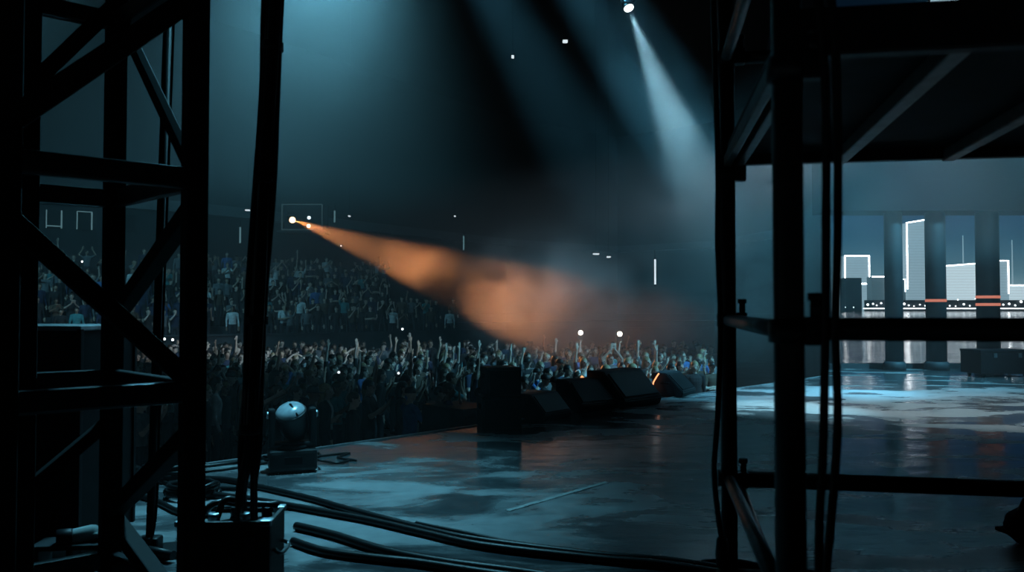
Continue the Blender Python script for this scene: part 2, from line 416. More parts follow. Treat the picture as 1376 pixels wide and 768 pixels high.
    best = np.full(nf, 1e9); mi = np.zeros(nf, dtype=np.int32)
    for p, q, r0, r1, tg in seg:
        p_, d_ = np.array(p), np.array(q-p); L2 = max(d_ @ d_, 1e-9)
        t = np.clip(((cen-p_) @ d_)/L2, 0, 1)
        dist = np.linalg.norm(cen-(p_+t[:, None]*d_), axis=1)-(r0+(r1-r0)*t)
        m_ = dist < best; best[m_] = dist[m_]; mi[m_] = tg
    for e_ in eyes: mi[np.linalg.norm(cen-np.array(e_), axis=1) < .014] = EYE
    dm = (cen-np.array(mouth))/np.array([.026, .02, .012]); mi[(np.linalg.norm(dm, axis=1) < 1)] = LIPS
    for m in (M_skin[0], M_shirt['black'], M_trous, M_lips, M_eye, M_black): res.materials.append(m)
    res.polygons.foreach_set('material_index', mi); res.polygons.foreach_set('use_smooth', [True]*nf); res.update()
    return res, Hm
def hair_mesh(Hm, style):
    bm = BM(); bmesh.ops.create_uvsphere(bm, u_segments=20, v_segments=14, radius=1)
    for v in bm.verts:
        c = v.co.copy(); x, y, z = c
        p = Vector((x*.084, -.012+y*.101, .095+z*.102))
        hl = .105+.02*math.cos(3*x)                       # hairline at the forehead
        if y > .15: p.z = max(p.z, hl+ .01*(1-y)) ; p.y = min(p.y, .09-.25*max(0, p.z-.13))
        elif style == 'short': p.z = max(p.z, .035+.05*max(0, y+.2))
        if style == 'long' and y < .25 and z < .2:
            p.z = .095+z*.102-(.2-z)*.19; p.x *= 1.08; p.y = min(p.y, .0)-.012
        p += Vector((noise.noise(p*40), noise.noise(p*40+Vector((9, 0, 0))), noise.noise(p*40+Vector((0, 7, 0)))))*.006
        v.co = Hm @ p
    if style == 'cap':
        b2 = BM(); lathe(b2, [(.088, .09), (.09, .12), (.078, .165), (.045, .195), (.01, .2)], n=18)
        prism(b2, [(.07*math.cos(a), .07+.09*math.sin(a)) for a in [PI*k/8 for k in range(9)]], .098, .108)
        bm.clear()
        for v in b2.verts: v.co = Hm @ Vector((v.co.x*.95, v.co.y*1.1-.006, v.co.z))
        join(bm, b2)
    for f in bm.faces: f.smooth = True
    me = bpy.data.meshes.new('hair_'+style); bmesh.ops.recalc_face_normals(bm, faces=bm.faces); bm.to_mesh(me); bm.free(); me.materials.append(M_hair['dark hair'])
    return me

down = lambda s: ((s*.24, -.03, 1.13), (s*.25, .06, .88), (0, .15, -1), .3)
up = lambda s, l=0: ((s*(.26+l), .06, 1.66), (s*(.24+l*2), .10, 1.93), (s*.05, .05, 1), .12)
upbent = lambda s: ((s*.36, .08, 1.52), (s*.22, .16, 1.76), (-s*.2, .2, 1), .2)
fist = lambda s: ((s*.25, .10, 1.64), (s*.20, .15, 1.90), (0, .1, 1), .95)
clap = lambda s: ((s*.25, .12, 1.18), (s*.055, .33, 1.36), (-s*.12, .55, .8), .1)
clapup = lambda s: ((s*.27, .10, 1.63), (s*.055, .17, 1.87), (-s*.1, .1, 1), .08)
tofront = lambda s: ((s*.22, .12, 1.18), (s*.09, .36, 1.50), (-s*.1, .2, 1), .5)
folded = lambda s: ((s*.25, .06, 1.14), (-s*.08, .20, 1.16+.03*s), (-s, .05, 0), .3)
face = lambda s: ((s*.24, .20, 1.28), (s*.06, .17, 1.49), (-s*.4, .0, .9), .4)
headh = lambda s: ((s*.34, .05, 1.60), (s*.12, .02, 1.74), (-s*1, -.05, .3), .4)
point = lambda s: ((s*.24, .22, 1.50), (s*.18, .46, 1.62), (-s*.1, .9, .45), .3)
POSES = {
    'arms down': (down(-1), down(1)),
    'both arms straight up': (up(-1), up(1)),
    'arms in a V': (up(-1, .12), up(1, .12)),
    'right arm up': (down(-1), up(1)),
    'left arm up': (up(-1), down(1)),
    'right fist up': (down(-1), fist(1)),
    'left fist up': (fist(-1), tofront(1)),
    'clapping low': (clap(-1), clap(1)),
    'clapping overhead': (clapup(-1), clapup(1)),
    'hands before face': (tofront(-1), tofront(1)),
    'arms folded': (folded(-1), folded(1)),
    'hand at mouth': (down(-1), face(1)),
    'hands on head': (headh(-1), headh(1)),
    'pointing at stage': (down(-1), point(1)),
    'arms bent overhead': (upbent(-1), upbent(1)),
}
PM = {}
for i, (k, a) in enumerate(POSES.items()):
    lk = ((i % 5-2)*.12, (i % 3-1)*.07-.02)
    me, Hm = person_mesh('person_body', a, 'short' if i % 3 else ('long' if k in ('arms folded', 'arms down') else 'short'), .05*(i % 3), look=lk)
    PM[k] = (me, {s: hair_mesh(Hm, s) for s in ('short', 'long', 'cap')})
print('person verts', [len(v[0].vertices) for v in PM.values()])

def set_mat(o, i, m):
    o.material_slots[i].link = 'OBJECT'; o.material_slots[i].material = m
HAIRS = [('dark hair', 'short'), ('dark hair', 'long'), ('brown hair', 'short'), ('brown hair', 'long'), ('fair hair', 'short'), ('fair hair', 'long'), ('cap', 'cap')]
FOCUS = Vector((5.5, 14.5, 0))
def person(x, y, pose, shirt, hair, rz=None, sc=1.0, z=ZF, skin=0, label='', group=None):
    me, hm = PM[pose]
    o = bpy.data.objects.new('person', me); COL.objects.link(o)
    if rz is None:
        rz = math.atan2(FOCUS.y-y, FOCUS.x-x)-PI/2
    o.location = (x, y, z); o.rotation_euler = (0, 0, rz); o.scale = (sc, sc, sc)
    set_mat(o, SKIN, M_skin[skin]); set_mat(o, SHIRT, M_shirt[shirt])
    h = bpy.data.objects.new('cap' if hair[0] == 'cap' else 'hair', hm[hair[1]]); COL.objects.link(h); h.parent = o
    h.material_slots[0].link = 'OBJECT'; h.material_slots[0].material = M_hair['dark hair'] if hair[0] == 'cap' else M_hair[hair[0]]
    return tag(o, label, 'person', group)

# standing places on the arena floor: a jittered close grid behind the pit
spots = []
Yr = 12.3; row = 0
while Yr < 30.5:
    dx = .66+.006*(Yr-12)
    x = -.62*Yr+(dx/2 if row % 2 else 0)
    while x < .36*Yr:
        X, Y = x+R.uniform(-.13, .13), Yr+R.uniform(-.16, .16)
        if X < EDGE(Y)-2.6 and R.random() < .93: spots.append((X, Y))
        x += dx
    Yr += .70+.012*(Yr-12); row += 1
spots.sort(key=lambda s: s[0]**2+s[1]**2)
# people who stand out
special = []
def hero(px, py_head, Y, pose, shirt, hair, label, skin=0, rz=None, sc=None):
    x = (px-688)/F*Y; hz = CAMZ+(412-py_head)/F*Y
    s = sc or (hz-ZF)/1.64
    special.append((x, Y)); return person(x, Y, pose, shirt, hair, rz, s, ZF, skin, label, 'people in the floor crowd')
hero(277, 461, 27.2, 'hand at mouth', 'black', ('dark hair', 'short'), 'person with pinkish lit face and bent pale arm, head above everyone near tower post')
hero(313, 482, 22.0, 'arms down', 'teal', ('dark hair', 'short'), 'person in teal top just in front of the black cable bundle', sc=.98)
hero(446, 484, 19.6, 'right arm up', 'black', ('dark hair', 'short'), 'person in black raising a long bare arm, above and right of the moving head', sc=1.08)
hero(489, 490, 18.0, 'hands before face', 'blue', ('dark hair', 'long'), 'person in bright blue top in the dark front of the crowd', sc=.97)
hero(382, 498, 16.5, 'arms down', 'teal', ('brown hair', 'long'), 'person in teal top in front rows directly behind the moving head', sc=.98)
hero(650, 478, 21.0, 'right arm up', 'navy', ('dark hair', 'short'), 'person raising one straight arm below the left end of orange cloud', sc=1.04)
hero(604, 488, 19.4, 'both arms straight up', 'black', ('dark hair', 'short'), 'person with both bare arms straight up behind the pit speakers', sc=1.04)
phone_hands = [hero(788, 462, 24.6, 'right arm up', 'black', ('dark hair', 'short'), 'person lifting a glaring phone torch at the lower edge of orange haze', sc=1.02),
               hero(841, 468, 23.5, 'right arm up', 'grey', ('brown hair', 'short'), 'person lifting a glaring phone torch above the black stage monitors', sc=1.02)]
def zone(px):
    for lim, nm in ((245, 'behind the truss tower'), (345, 'left of cable bundle'), (440, 'behind the moving head'), (560, 'right of moving head'),
                    (690, 'behind pit speakers'), (800, 'below orange cloud'), (2000, 'beyond the stage monitors')):
        if px < lim: return nm
poses = list(POSES); shirts = ['black', 'navy', 'black', 'black', 'brown', 'black', 'navy', 'black', 'grey', 'black', 'brown', 'navy', 'black', 'black', 'grey', 'teal', 'blue', 'white']
used = set(); n_ind = 0; rest = []
for (x, y) in spots:
    if any((x-a)**2+(y-b)**2 < .2 for a, b in special): continue
    px = 688+x/y*F
    if px < 20 or px > 962: continue
    if n_ind >= 286: rest.append((x, y)); continue
    dep = 'front' if y < 15.8 else ('middle' if y < 18.6 else 'back')
    for _ in range(400):
        wts = [14, .5, .3, 1.1, 1.1, .7, .7, 4, .4, 4, 4, 4, .8, 1.6, .4]
        ps = R.choices(poses, wts)[0]; st = R.choice(shirts); hr = R.choice(HAIRS)
        ht = 'dark cap' if hr[0] == 'cap' else (('long ' if hr[1] == 'long' else 'short ')+hr[0])
        lab = f'person, {st} top, {ht}, {ps}, {dep} rows {zone(px)}'
        if lab not in used: break
    used.add(lab)
    o = person(x, y, ps, st, hr, None, R.uniform(.94, 1.06), ZF, R.choices((0, 1, 2), (6, 3, 1))[0], lab, 'people in the floor crowd')
    o.rotation_euler.z += R.uniform(-.45, .45); n_ind += 1
print('individuals', n_ind+len(special), 'rest on floor', len(rest))

# the rest of the crowd: rear of the floor and the raised stands, one mass
LOW = {}
def low_person(pose):
    if pose in LOW: return LOW[pose]
    me, hm = PM[pose]
    o = bpy.data.objects.new('tmp', me.copy()); COL.objects.link(o)
    d = o.modifiers.new('d', 'DECIMATE'); d.ratio = 520/len(me.polygons)
    r = bpy.data.meshes.new_from_object(o.evaluated_get(bpy.context.evaluated_depsgraph_get()))
    bpy.data.objects.remove(o)
    r.calc_loop_triangles()
    V = np.empty(len(r.vertices)*3); r.vertices.foreach_get('co', V); V = V.reshape(-1, 3)
    T = np.empty(len(r.loop_triangles)*3, dtype=np.int32); r.loop_triangles.foreach_get('vertices', T); T = T.reshape(-1, 3)
    MI = np.empty(len(r.loop_triangles), dtype=np.int32); r.loop_triangles.foreach_get('material_index', MI)
    MI[(MI == LIPS) | (MI == EYE)] = SKIN
    b = BM(); b.from_mesh(hm['short'])
    bmesh.ops.triangulate(b, faces=b.faces); b.verts.index_update()
    HV = np.array([v.co[:] for v in b.verts]); HT = np.array([[v.index for v in f.verts] for f in b.faces], dtype=np.int32); b.free()
    Vv = np.vstack([V, HV]); Tt = np.vstack([T, HT+len(V)]); Mm = np.concatenate([MI, np.full(len(HT), 90)])
    LOW[pose] = (Vv, Tt, Mm); return LOW[pose]
crowd_mats = [M_skin[0], M_skin[1], M_skin[2]]+[M_shirt[k] for k in ('black', 'grey', 'white', 'blue', 'teal', 'navy', 'brown')]+[M_trous, M_hair['dark hair'], M_hair['brown hair'], M_black]
AV, AT, AM = [], [], []; off = 0
def add_low(x, y, z, rz, sc, pose, sk, sh, hr):
    global off
    V, T, Mi = low_person(pose)
    c, s = math.cos(rz), math.sin(rz)
    W = np.empty_like(V); W[:, 0] = (V[:, 0]*c-V[:, 1]*s)*sc+x; W[:, 1] = (V[:, 0]*s+V[:, 1]*c)*sc+y; W[:, 2] = V[:, 2]*sc+z
    mm = np.select([Mi == SKIN, Mi == SHIRT, Mi == TROU, Mi == SHOE, Mi == 90], [sk, 3+sh, 10, 13, 11+hr], 10)
    AV.append(W); AT.append(T+off); AM.append(mm); off += len(V)
for (x, y) in rest:
    add_low(x, y, ZF, math.atan2(FOCUS.y-y, FOCUS.x-x)-PI/2+R.uniform(-.4, .4), R.uniform(.94, 1.06), R.choices(poses, wts)[0], R.choices((0, 1, 2), (6, 3, 1))[0], R.choices(range(7), (8, 2, .6, .6, .6, 5, 2))[0], R.randint(0, 1))
ns = 0
for k in range(7):
    z = ZI-1.0+(ZO-ZI+1.0)*(k+1)/NT
    for i in range(len(KEY)-1):
        t = .02+.98*(k+.55)/NT
        a, b = tier_pt(i, t, z), tier_pt(i+1, t, z); n = int((b-a).length/.5)
        for j in range(n):
            p = a+(b-a)*((j+R.uniform(.2, .8))/n)
            px = 688+p.x/p.y*F
            if px < -30 or px > (620 if k < 2 else 520) or R.random() > (.88 if px < 560 else .6): continue
            add_low(p.x, p.y+R.uniform(-.1, .1), p.z, math.atan2(FOCUS.y-p.y, FOCUS.x-p.x)-PI/2+R.uniform(-.3, .3), R.uniform(.92, 1.05), R.choices(poses, wts)[0], R.choices((0, 1, 2), (6, 3, 1))[0], R.choices(range(7), (7, 3, 1.4, .8, 1.2, 4, 2))[0], R.randint(0, 1)); ns += 1
print('stand people', ns)
V = np.vstack(AV); T = np.vstack(AT); Mi = np.concatenate(AM).astype(np.int32)
me = bpy.data.meshes.new('crowd'); me.vertices.add(len(V)); me.vertices.foreach_set('co', V.ravel().astype(np.float32))
me.loops.add(len(T)*3); me.loops.foreach_set('vertex_index', T.ravel().astype(np.int32))
me.polygons.add(len(T)); me.polygons.foreach_set('loop_start', np.arange(0, len(T)*3, 3, dtype=np.int32))
for m in crowd_mats: me.materials.append(m)
me.update(calc_edges=True); me.polygons.foreach_set('material_index', Mi); me.polygons.foreach_set('use_smooth', [True]*len(T)); me.validate()
o = bpy.data.objects.new('crowd', me); COL.objects.link(o)
tag(o, 'dim dense mass of spectators filling rear of the floor and the raised stands', 'crowd', None, 'stuff')

# phones
def phone(loc, label, m=E_pin, s=1.0, rz=PI):
    t = thing('phone', label, 'phone', loc, rz, 'phones with lit torches')
    t.scale = (s, s, s)
    bm = BM(); box(bm, (0, 0, .075), (.075, .012, .15), None, .005); obj('phone_body', bm, M_plast, t)
    bm = BM(); lathe(bm, [(.034, 0), (.034, .012), (.02, .02)], (0, 0, 0), 12, Matrix.Rotation(PI/2, 3, 'X') @ Matrix.Rotation(PI, 3, 'X'))
    f = obj('torch', bm, m, t); f.location = (0, .012, .10)
def hand_of(o):
    e = POSES['right arm up'][1]; h = Vector(e[1])+Vector(e[2]).normalized()*.13
    s = o.scale[0]; c, sn = math.cos(o.rotation_euler.z), math.sin(o.rotation_euler.z)
    return Vector((o.location.x+(h.x*c-h.y*sn)*s, o.location.y+(h.x*sn+h.y*c)*s, o.location.z+h.z*s))
for o, lb in zip(phone_hands, ('phone torch glaring at the lower edge of the orange haze', 'phone torch glaring above the black stage monitors, brightest of the crowd')):
    phone(hand_of(o)+Vector((0, -.07, -.06)), lb, emit('torch_glare', (1, .93, .82), 5), 2.2)
for px, py, Y, lb in ((110, 355, 36.6, 'phone torch in the stands seen between the two left tower posts'), (166, 367, 37, 'phone torch in the stands just beside the rear tower post'),
                      (402, 361, 43.5, 'phone torch in stands under the orange follow spot'), (458, 333, 46, 'phone torch below the thin start of the orange beam'),
                      (494, 363, 47, 'phone torch below the orange beam, right of the other stand torches'), (541, 446, 33, 'phone torch at foot of the stands above the floor crowd'),
                      (222, 460, 28, 'phone torch seen through the tower near its lower diagonal'), (233, 461, 28, 'phone torch seen through the tower beside the front post'),
                      (456, 505, 15.6, 'phone torch low in the dark front rows right of the moving head'), (536, 506, 16, 'phone torch low in the front rows behind the pit'),
                      (666, 505, 16, 'phone torch low in the rows above the dark speaker stack'), (34, 395, 33, 'phone torch at far side of stands beside the black drape'),
                      (873, 507, 17.5, 'phone torch beside the black stage monitor at the orange stick')):
    phone(P(px, py, Y), lb, E_pin if py < 500 else E_tube, 1.3 if Y > 20 else .8)

# ------------------------------------------------------------------ follow spot
fsl = P(392, 295, 39.5); fst = Vector((4.7, 16.0, .0))
def cyl_fixture(name, loc, aim, r, L, label, cat, face_mat, yoke=True, sub=None):
    t = thing(name, label, cat, loc)
    d = (Vector(aim)-Vector(loc)).normalized(); q = d.to_track_quat('Z', 'Y'); t.rotation_mode = 'QUATERNION'; t.rotation_quaternion = q
    bm = BM(); lathe(bm, [(r*.5, -L), (r*.85, -L*.9), (r*.95, -L*.4), (r*1.05, -L*.35), (r*1.08, .0), (r*1.12, .02), (r*1.0, .03)][:6], n=24); obj('housing', bm, M_plast, t)
    bm = BM(); lathe(bm, [(r*.95, .018), (r*.9, .035), (r*.5, .05), (r*.05, .056)], n=24); obj('lens', bm, face_mat, t)
    bm = BM()
    for s in (-1, 1): bar(bm, (s*r*1.2, 0, -L*.3), (s*r*1.2, r*1.9, -L*.3), .02, .04, .003)
    bar(bm, (-r*1.2, r*1.9, -L*.3), (r*1.2, r*1.9, -L*.3), .04, .02, .003); obj('yoke', bm, M_black, t)
    for s in (-1, 1):
        bm = BM(); lathe(bm, [(.02, -.02), (.025, 0), (.02, .02)], (s*r*1.24, 0, -L*.3), 10, Matrix.Rotation(PI/2, 3, 'Y')); obj('knob', bm, M_plast, t)
    return t
cyl_fixture('follow_spot', fsl, fst, .16, .7, 'glaring orange follow spot in the far arena wall, source of the orange beam', 'spotlight', E_warm)
cyl_fixture('spotlight', P(414, 303, 39), P(414, 303, 39)+Vector((.35, -1, -.2)), .09, .3, 'small warm lamp just below the orange follow spot', 'spotlight', emit('warm_small', (1, .75, .5), 6))
cyl_fixture('spotlight', P(414.5, 292, 39.2), P(414.5, 292, 39.2)+Vector((.35, -1, -.1)), .09, .3, 'small white lamp beside the orange follow spot', 'spotlight', emit('white_small', (.75, .9, 1), 2.2))
# the booth frame round it
t = thing('follow_spot_booth', 'dim lit rectangular booth opening around the orange follow spot', 'booth', P(402, 308, 40.4))
s = 40.4/F
for nm, x, z, wx, wz in (('frame_post', -24, 17, .05, 34*s), ('frame_post', 30, 17, .05, 34*s), ('frame_rail', 3, 34, 54*s, .05), ('frame_rail', 3, 0, 54*s, .06)):
    bm = BM(); box(bm, (x*s, 0, z*s), (wx, .08, wz)); obj(nm, bm, E_booth, t)
bm = BM(); box(bm, (3*s, .9, 17*s), (60*s, .1, 38*s), None, .01); obj('back_panel', bm, M_wall, t)
bm = BM(); box(bm, (3*s, .45, -.12), (64*s, 1.3, .12), None, .02); obj('platform', bm, M_ply, t)

# ------------------------------------------------------------------ overhead lamps
lamp_pos = P(846, 6, 16.0); lamp_aim = Vector((4.3, 12.6, 0))
la = lamp_pos+Vector((.02, -1, -.55))
cyl_fixture('stage_lamp', lamp_pos, lamp_aim, .105, .4, 'white hot stage lamp at the top, head of the brightest blue beam', 'spotlight', emit('stage_lamp_face', (.9, .97, 1), 5))
lamp2 = P(1275, -6, 12.7)
cyl_fixture('stage_lamp', lamp2, lamp2+Vector((-.3, -.75, -.9)), .22, .45, 'large bright lamp glowing above the scaffold deck', 'spotlight', emit('stage_lamp_face_blue', (.35, .55, .65), 1.2))
def spot(name, loc, aim, power, size, blend, col, rad=.05):
    l = bpy.data.lights.new(name, 'SPOT'); l.energy = power; l.spot_size = math.radians(size); l.spot_blend = blend; l.color = col; l.shadow_soft_size = rad
    o = bpy.data.objects.new(name, l); COL.objects.link(o); o.location = loc
    o.rotation_mode = 'QUATERNION'; o.rotation_quaternion = (Vector(aim)-Vector(loc)).to_track_quat('-Z', 'Y'); return o
BLUE = (.10, .52, .85); TEAL = (.17, .60, .82); CW = (.36, .76, .95)
d = (fst-fsl).normalized()
spot('follow_spot_light', fsl+d*.15, fst, 50000, 7.4, .6, (1, .365, .115), .06)
d = (lamp_aim-lamp_pos).normalized()
spot('stage_lamp_light', lamp_pos+d*.12, lamp_aim, 11500, 18, .9, CW, .05)
# row of ceiling heads out of the frame, all tilted the same way
for px, Y, pw, sz, bl, k in ((525, 16, 18000, 15, .75, .55), (628, 16, 30000, 13, .7, .6), (690, 16, 22000, 9, .7, .58)):
    lp = P(px, -250, Y); spot('ceiling_head_light', lp, lp+Vector((k*10, -1.0, -10)), pw*.8, sz, .95, (.13, .54, .82), .2)
# big wash over the cables, above the frame
wp = Vector((-1.75, 8.2, 6.6)); spot('wash_light', wp, wp+Vector((-.7, -1.3, -6.6)), 3500, 64, 1.0, TEAL, .5)
spot('tower_fill_light', Vector((-2.6, 9.5, 7.2)), Vector((-1.9, 4.1, 1.6)), 4200, 24, .9, TEAL, .2)  # unseen lamp added behind the tower for highlights on its rails
# unseen lights added at the stage side to brighten the crowd's faces
for ax_, ay_, pw in ((-14, 26, 10000), (-6, 26.5, 7500), (0, 26.5, 4200)):
    spot('crowd_fill_light', Vector((9.0, 16.2, 5.7)), Vector((ax_, ay_, .3)), pw, 20, .9, (.58, .82, 1.0), .2)
spot('stage_lamp_light', P(1275, -4, 12.5), Vector((7.2, 13.2, 0)), 2400, 68, .9, (.62, .85, .95), .15)
# unseen light added to brighten the haze by the pillars
spot('haze_fill_light', Vector((13, 14, 10)), Vector((7.6, 18.3, 2.6)), 18000, 62, .85, (.14, .55, .80), .2)
spot('stand_light', Vector((-14, 20, 12)), Vector((-15, 38, 2)), 4500, 80, .8, TEAL, .2)

# ------------------------------------------------------------------ haze
def vol(name, dens, col=(1, 1, 1), aniso=.35, cloud=None):
    m = bpy.data.materials.new(name); m.use_nodes = True; nt = m.node_tree; nt.nodes.remove(nt.nodes['Principled BSDF'])
    s = nt.nodes.new('ShaderNodeVolumeScatter'); s.inputs['Color'].default_value = (*col, 1); s.inputs['Density'].default_value = dens; s.inputs['Anisotropy'].default_value = aniso
    nt.links.new(s.outputs[0], nt.nodes['Material Output'].inputs['Volume'])
    if cloud:
        L = nt.links.new; N = nt.nodes.new
        tc = N('ShaderNodeTexCoord'); ln = N('ShaderNodeVectorMath'); ln.operation = 'LENGTH'; L(tc.outputs['Object'], ln.inputs[0])
        fo = N('ShaderNodeMapRange'); fo.inputs['From Min'].default_value = 1; fo.inputs['From Max'].default_value = .25; L(ln.outputs['Value'], fo.inputs['Value'])
        n = N('ShaderNodeTexNoise'); n.inputs['Scale'].default_value = cloud; n.inputs['Detail'].default_value = 4; n.inputs['Distortion'].default_value = .6; L(tc.outputs['Object'], n.inputs['Vector'])
        nr = N('ShaderNodeMapRange'); nr.inputs['From Min'].default_value = .36; nr.inputs['From Max'].default_value = .66; L(n.outputs['Fac'], nr.inputs['Value'])
        mu = N('ShaderNodeMath'); mu.operation = 'MULTIPLY'; L(fo.outputs['Result'], mu.inputs[0]); L(nr.outputs['Result'], mu.inputs[1])
        m2 = N('ShaderNodeMath'); m2.operation = 'MULTIPLY'; L(mu.outputs[0], m2.inputs[0]); m2.inputs[1].default_value = dens; L(m2.outputs[0], s.inputs['Density'])
    return m
HZ = [(-50, 5.9), (24, 5.9), (24, 20.9), (8.3, 20.9), (15.5, 54), (8, 85), (-50, 85)]
bm = BM(); prism(bm, HZ, 2.55, 16.8)
tag(obj('haze', bm, vol('hall_haze', .0115)), 'blue stage haze hanging in the upper hall between crowd and ceiling', 'haze', None, 'stuff')
bm = BM(); prism(bm, HZ, ZF+.01, 2.53)
tag(obj('haze', bm, vol('low_haze', .0045)), 'thinner haze lying low over the crowd and the stage', 'haze', None, 'stuff')
def puff(loc, s, dens, sc, label):
    bm = BM(); bmesh.ops.create_icosphere(bm, subdivisions=2, radius=1.08)
    o = obj('smoke', bm, vol('smoke_cloud', dens, cloud=sc)); o.location = loc; o.scale = s
    tag(o, label, 'smoke', None, 'stuff')
puff((.95, 23.2, 1.75), (2.9, 3.0, 2.5), .42, 1.9, 'billowing smoke cloud lit orange by the follow spot')
puff((-3.2, 28.0, 3.5), (2.8, 3.4, 1.7), .09, 1.3, 'thin smoke wisp in the narrow part of the orange beam')
puff((5.8, 18.0, 3.0), (3.4, 2.6, 3.4), .10, 1.5, 'drifting blue smoke by the scaffold rear post')
puff((3.2, 20.3, 1.3), (3.8, 2.6, 2.0), .12, 1.2, 'added orange-lit smoke trailing from the orange cloud over the stage monitors')  # thickens the low haze so the beam's lower end shows orange
puff((3.4, 15.2, 5.6), (2.0, 2.0, 2.6), .07, 1.1, 'pale smoke added in the path of the brightest blue beam')  # denser smoke added to keep the beam bright farther down
puff((-2.6, 9.3, 5.3), (3.8, 2.4, 3.2), .13, .9, 'pale smoke added to strengthen the glow below the top of frame above the crowd')  # smoke added near the wash lamp to strengthen its glow

# ------------------------------------------------------------------ truss tower
A = Vector((-1.56, 3.9, 0)); B = Vector((-2.32, 4.63, 0)); S = Vector((-.76, -.65, 0))
D = A+S*.79; C = B+S*.79; Mi_ = B+S*.436
t = thing('truss_tower', 'black square steel truss tower with ring rails and diagonals beside the cable bundle', 'truss', (0, 0, 0))
TOP = 4.6
PW = .105
ax, ay = S.normalized(), Vector((S.y, -S.x, 0)).normalized()
RZ = math.atan2(S.y, S.x)
def post(p, w_, name='post'):
    bm = BM(); box(bm, (p.x, p.y, TOP/2+.015), (w_, w_, TOP), Matrix.Rotation(RZ, 3, 'Z'), .012); o = obj(name, bm, M_black, t)
    bm = BM(); box(bm, (p.x, p.y, .012), (.24, .24, .024), Matrix.Rotation(RZ, 3, 'Z'), .006); obj('foot_plate', bm, M_black, o)
    return o
for p in (A, B, C, D): post(p, PW)
post(Mi_, .10)
def at(p, z): return Vector((p.x, p.y, z))
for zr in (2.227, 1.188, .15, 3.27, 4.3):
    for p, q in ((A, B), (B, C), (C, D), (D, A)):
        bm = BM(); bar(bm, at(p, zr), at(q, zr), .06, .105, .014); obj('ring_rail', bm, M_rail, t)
def brace(p, z0, q, z1, w_=.06):
    bm = BM(); bar(bm, at(p, z0), at(q, z1), w_, w_, .008); o = obj('diagonal_brace', bm, M_black, t)
    for a, za in ((p, z0), (q, z1)):
        bm = BM(); box(bm, at(a, za), (.085, .085, .085), Matrix.Rotation(RZ, 3, 'Z'), .01); obj('gusset', bm, M_black, o)
brace(D, 2.385, A, 3.138, .10); brace(Mi_, 2.81, B, 3.38, .085); brace(B, 3.34, A, 2.245, .055)
brace(D, 1.99, A, 1.225, .085); brace(B, 1.52, A, 2.10, .08); brace(B, .40, A, .99, .085); brace(B, .40, A, .07, .085)
brace(C, .3, B, .95, .07)

# black rack case behind the tower, drape at the wing
t = thing('rack_case', 'tall black equipment rack case standing behind the truss tower rails', 'case', (-3.04, 5.35, 0), math.radians(-6))
bm = BM(); box(bm, (0, 0, .78), (.72, .6, 1.36), None, .012); obj('body', bm, M_case, t)
bm = BM()
for sx_ in (-1, 1):
    for sy_ in (-1, 1):
        bar(bm, (sx_*.355, sy_*.295, .1), (sx_*.355, sy_*.295, 1.46), .03, .03, .003)
obj('corner_edging', bm, M_dark, t)
bm = BM(); box(bm, (0, 0, 1.465), (.73, .61, .03), None, .006); obj('lid', bm, M_trim, t)
for z in (.45, .95):
    bm = BM(); box(bm, (.0, -.305, z), (.2, .02, .12), None, .004); h = obj('handle_dish', bm, M_dark, t)
    bm = BM(); tube(bm, [(-.07, -.32, z-.03), (-.07, -.335, z), (.07, -.335, z), (.07, -.32, z-.03)], .008, 8); obj('handle', bm, M_steel, h)
for sx_ in (-1, 1):
    for sy_ in (-1, 1):
        bm = BM(); lathe(bm, [(.02, -.02), (.05, -.018), (.05, .018), (.02, .02)], (sx_*.28, sy_*.22, .05), 14, Matrix.Rotation(PI/2, 3, 'Y')); obj('caster', bm, M_rubber, t)
bm = BM(); n = 40
pts = [(-4.55+.045*i*1.0, 4.35+.012*i*0+.06*math.sin(i*1.35)) for i in range(n)]
lo = [bm.verts.new((x, y, .02)) for x, y in pts]; hi = [bm.verts.new((x, y, 5.2)) for x, y in pts]
lo2 = [bm.verts.new((x, y+.02, .02)) for x, y in pts]; hi2 = [bm.verts.new((x, y+.02, 5.2)) for x, y in pts]
for i in range(n-1):
    bm.faces.new((lo[i], lo[i+1], hi[i+1], hi[i])); bm.faces.new((hi2[i], hi2[i+1], lo2[i+1], lo2[i]))
    bm.faces.new((lo[i], lo2[i], lo2[i+1], lo[i+1])); bm.faces.new((hi[i], hi[i+1], hi2[i+1], hi2[i]))
bm.faces.new((lo[0], hi[0], hi2[0], lo2[0])); bm.faces.new((lo[-1], lo2[-1], hi2[-1], hi[-1]))
o = obj('masking_drape', bm, M_velour, smooth=True); o.rotation_euler.z = 0
tag(o, 'black pleated masking drape hanging at the wing beyond the truss tower', 'curtain')

# leaning slim pole with a clamp foot
pb = floor_pt(205, 742); ptop = P(222, -40, pb.y+.25)
t = thing('slim_pole', 'slim black pole with clamp foot seen between the two tower posts', 'pole', (0, 0, 0))
bm = BM(); tube(bm, [pb+Vector((0, 0, .03)), ptop], .026, 12); obj('shaft', bm, M_black, t)
dv = (ptop-pb); sv = Vector((.045, 0, 0))
bm = BM(); tube(bm, spline([ptop+sv, pb+dv*.6+sv*.9, pb+dv*.25+sv*.8, pb+Vector((.05, -.03, .25)), pb+Vector((.02, -.1, .06))]), .009, 8); obj('taped_cable', bm, M_rubber, t)
bm = BM(); box(bm, pb+Vector((0, 0, .06)), (.14, .11, .12), None, .02); obj('clamp', bm, M_dark, t)
bm = BM(); tube(bm, [pb+Vector((-.05, -.06, .06)), pb+Vector((.22, -.16, .045))], .03, 12); obj('clamp_tube', bm, M_dark, t)
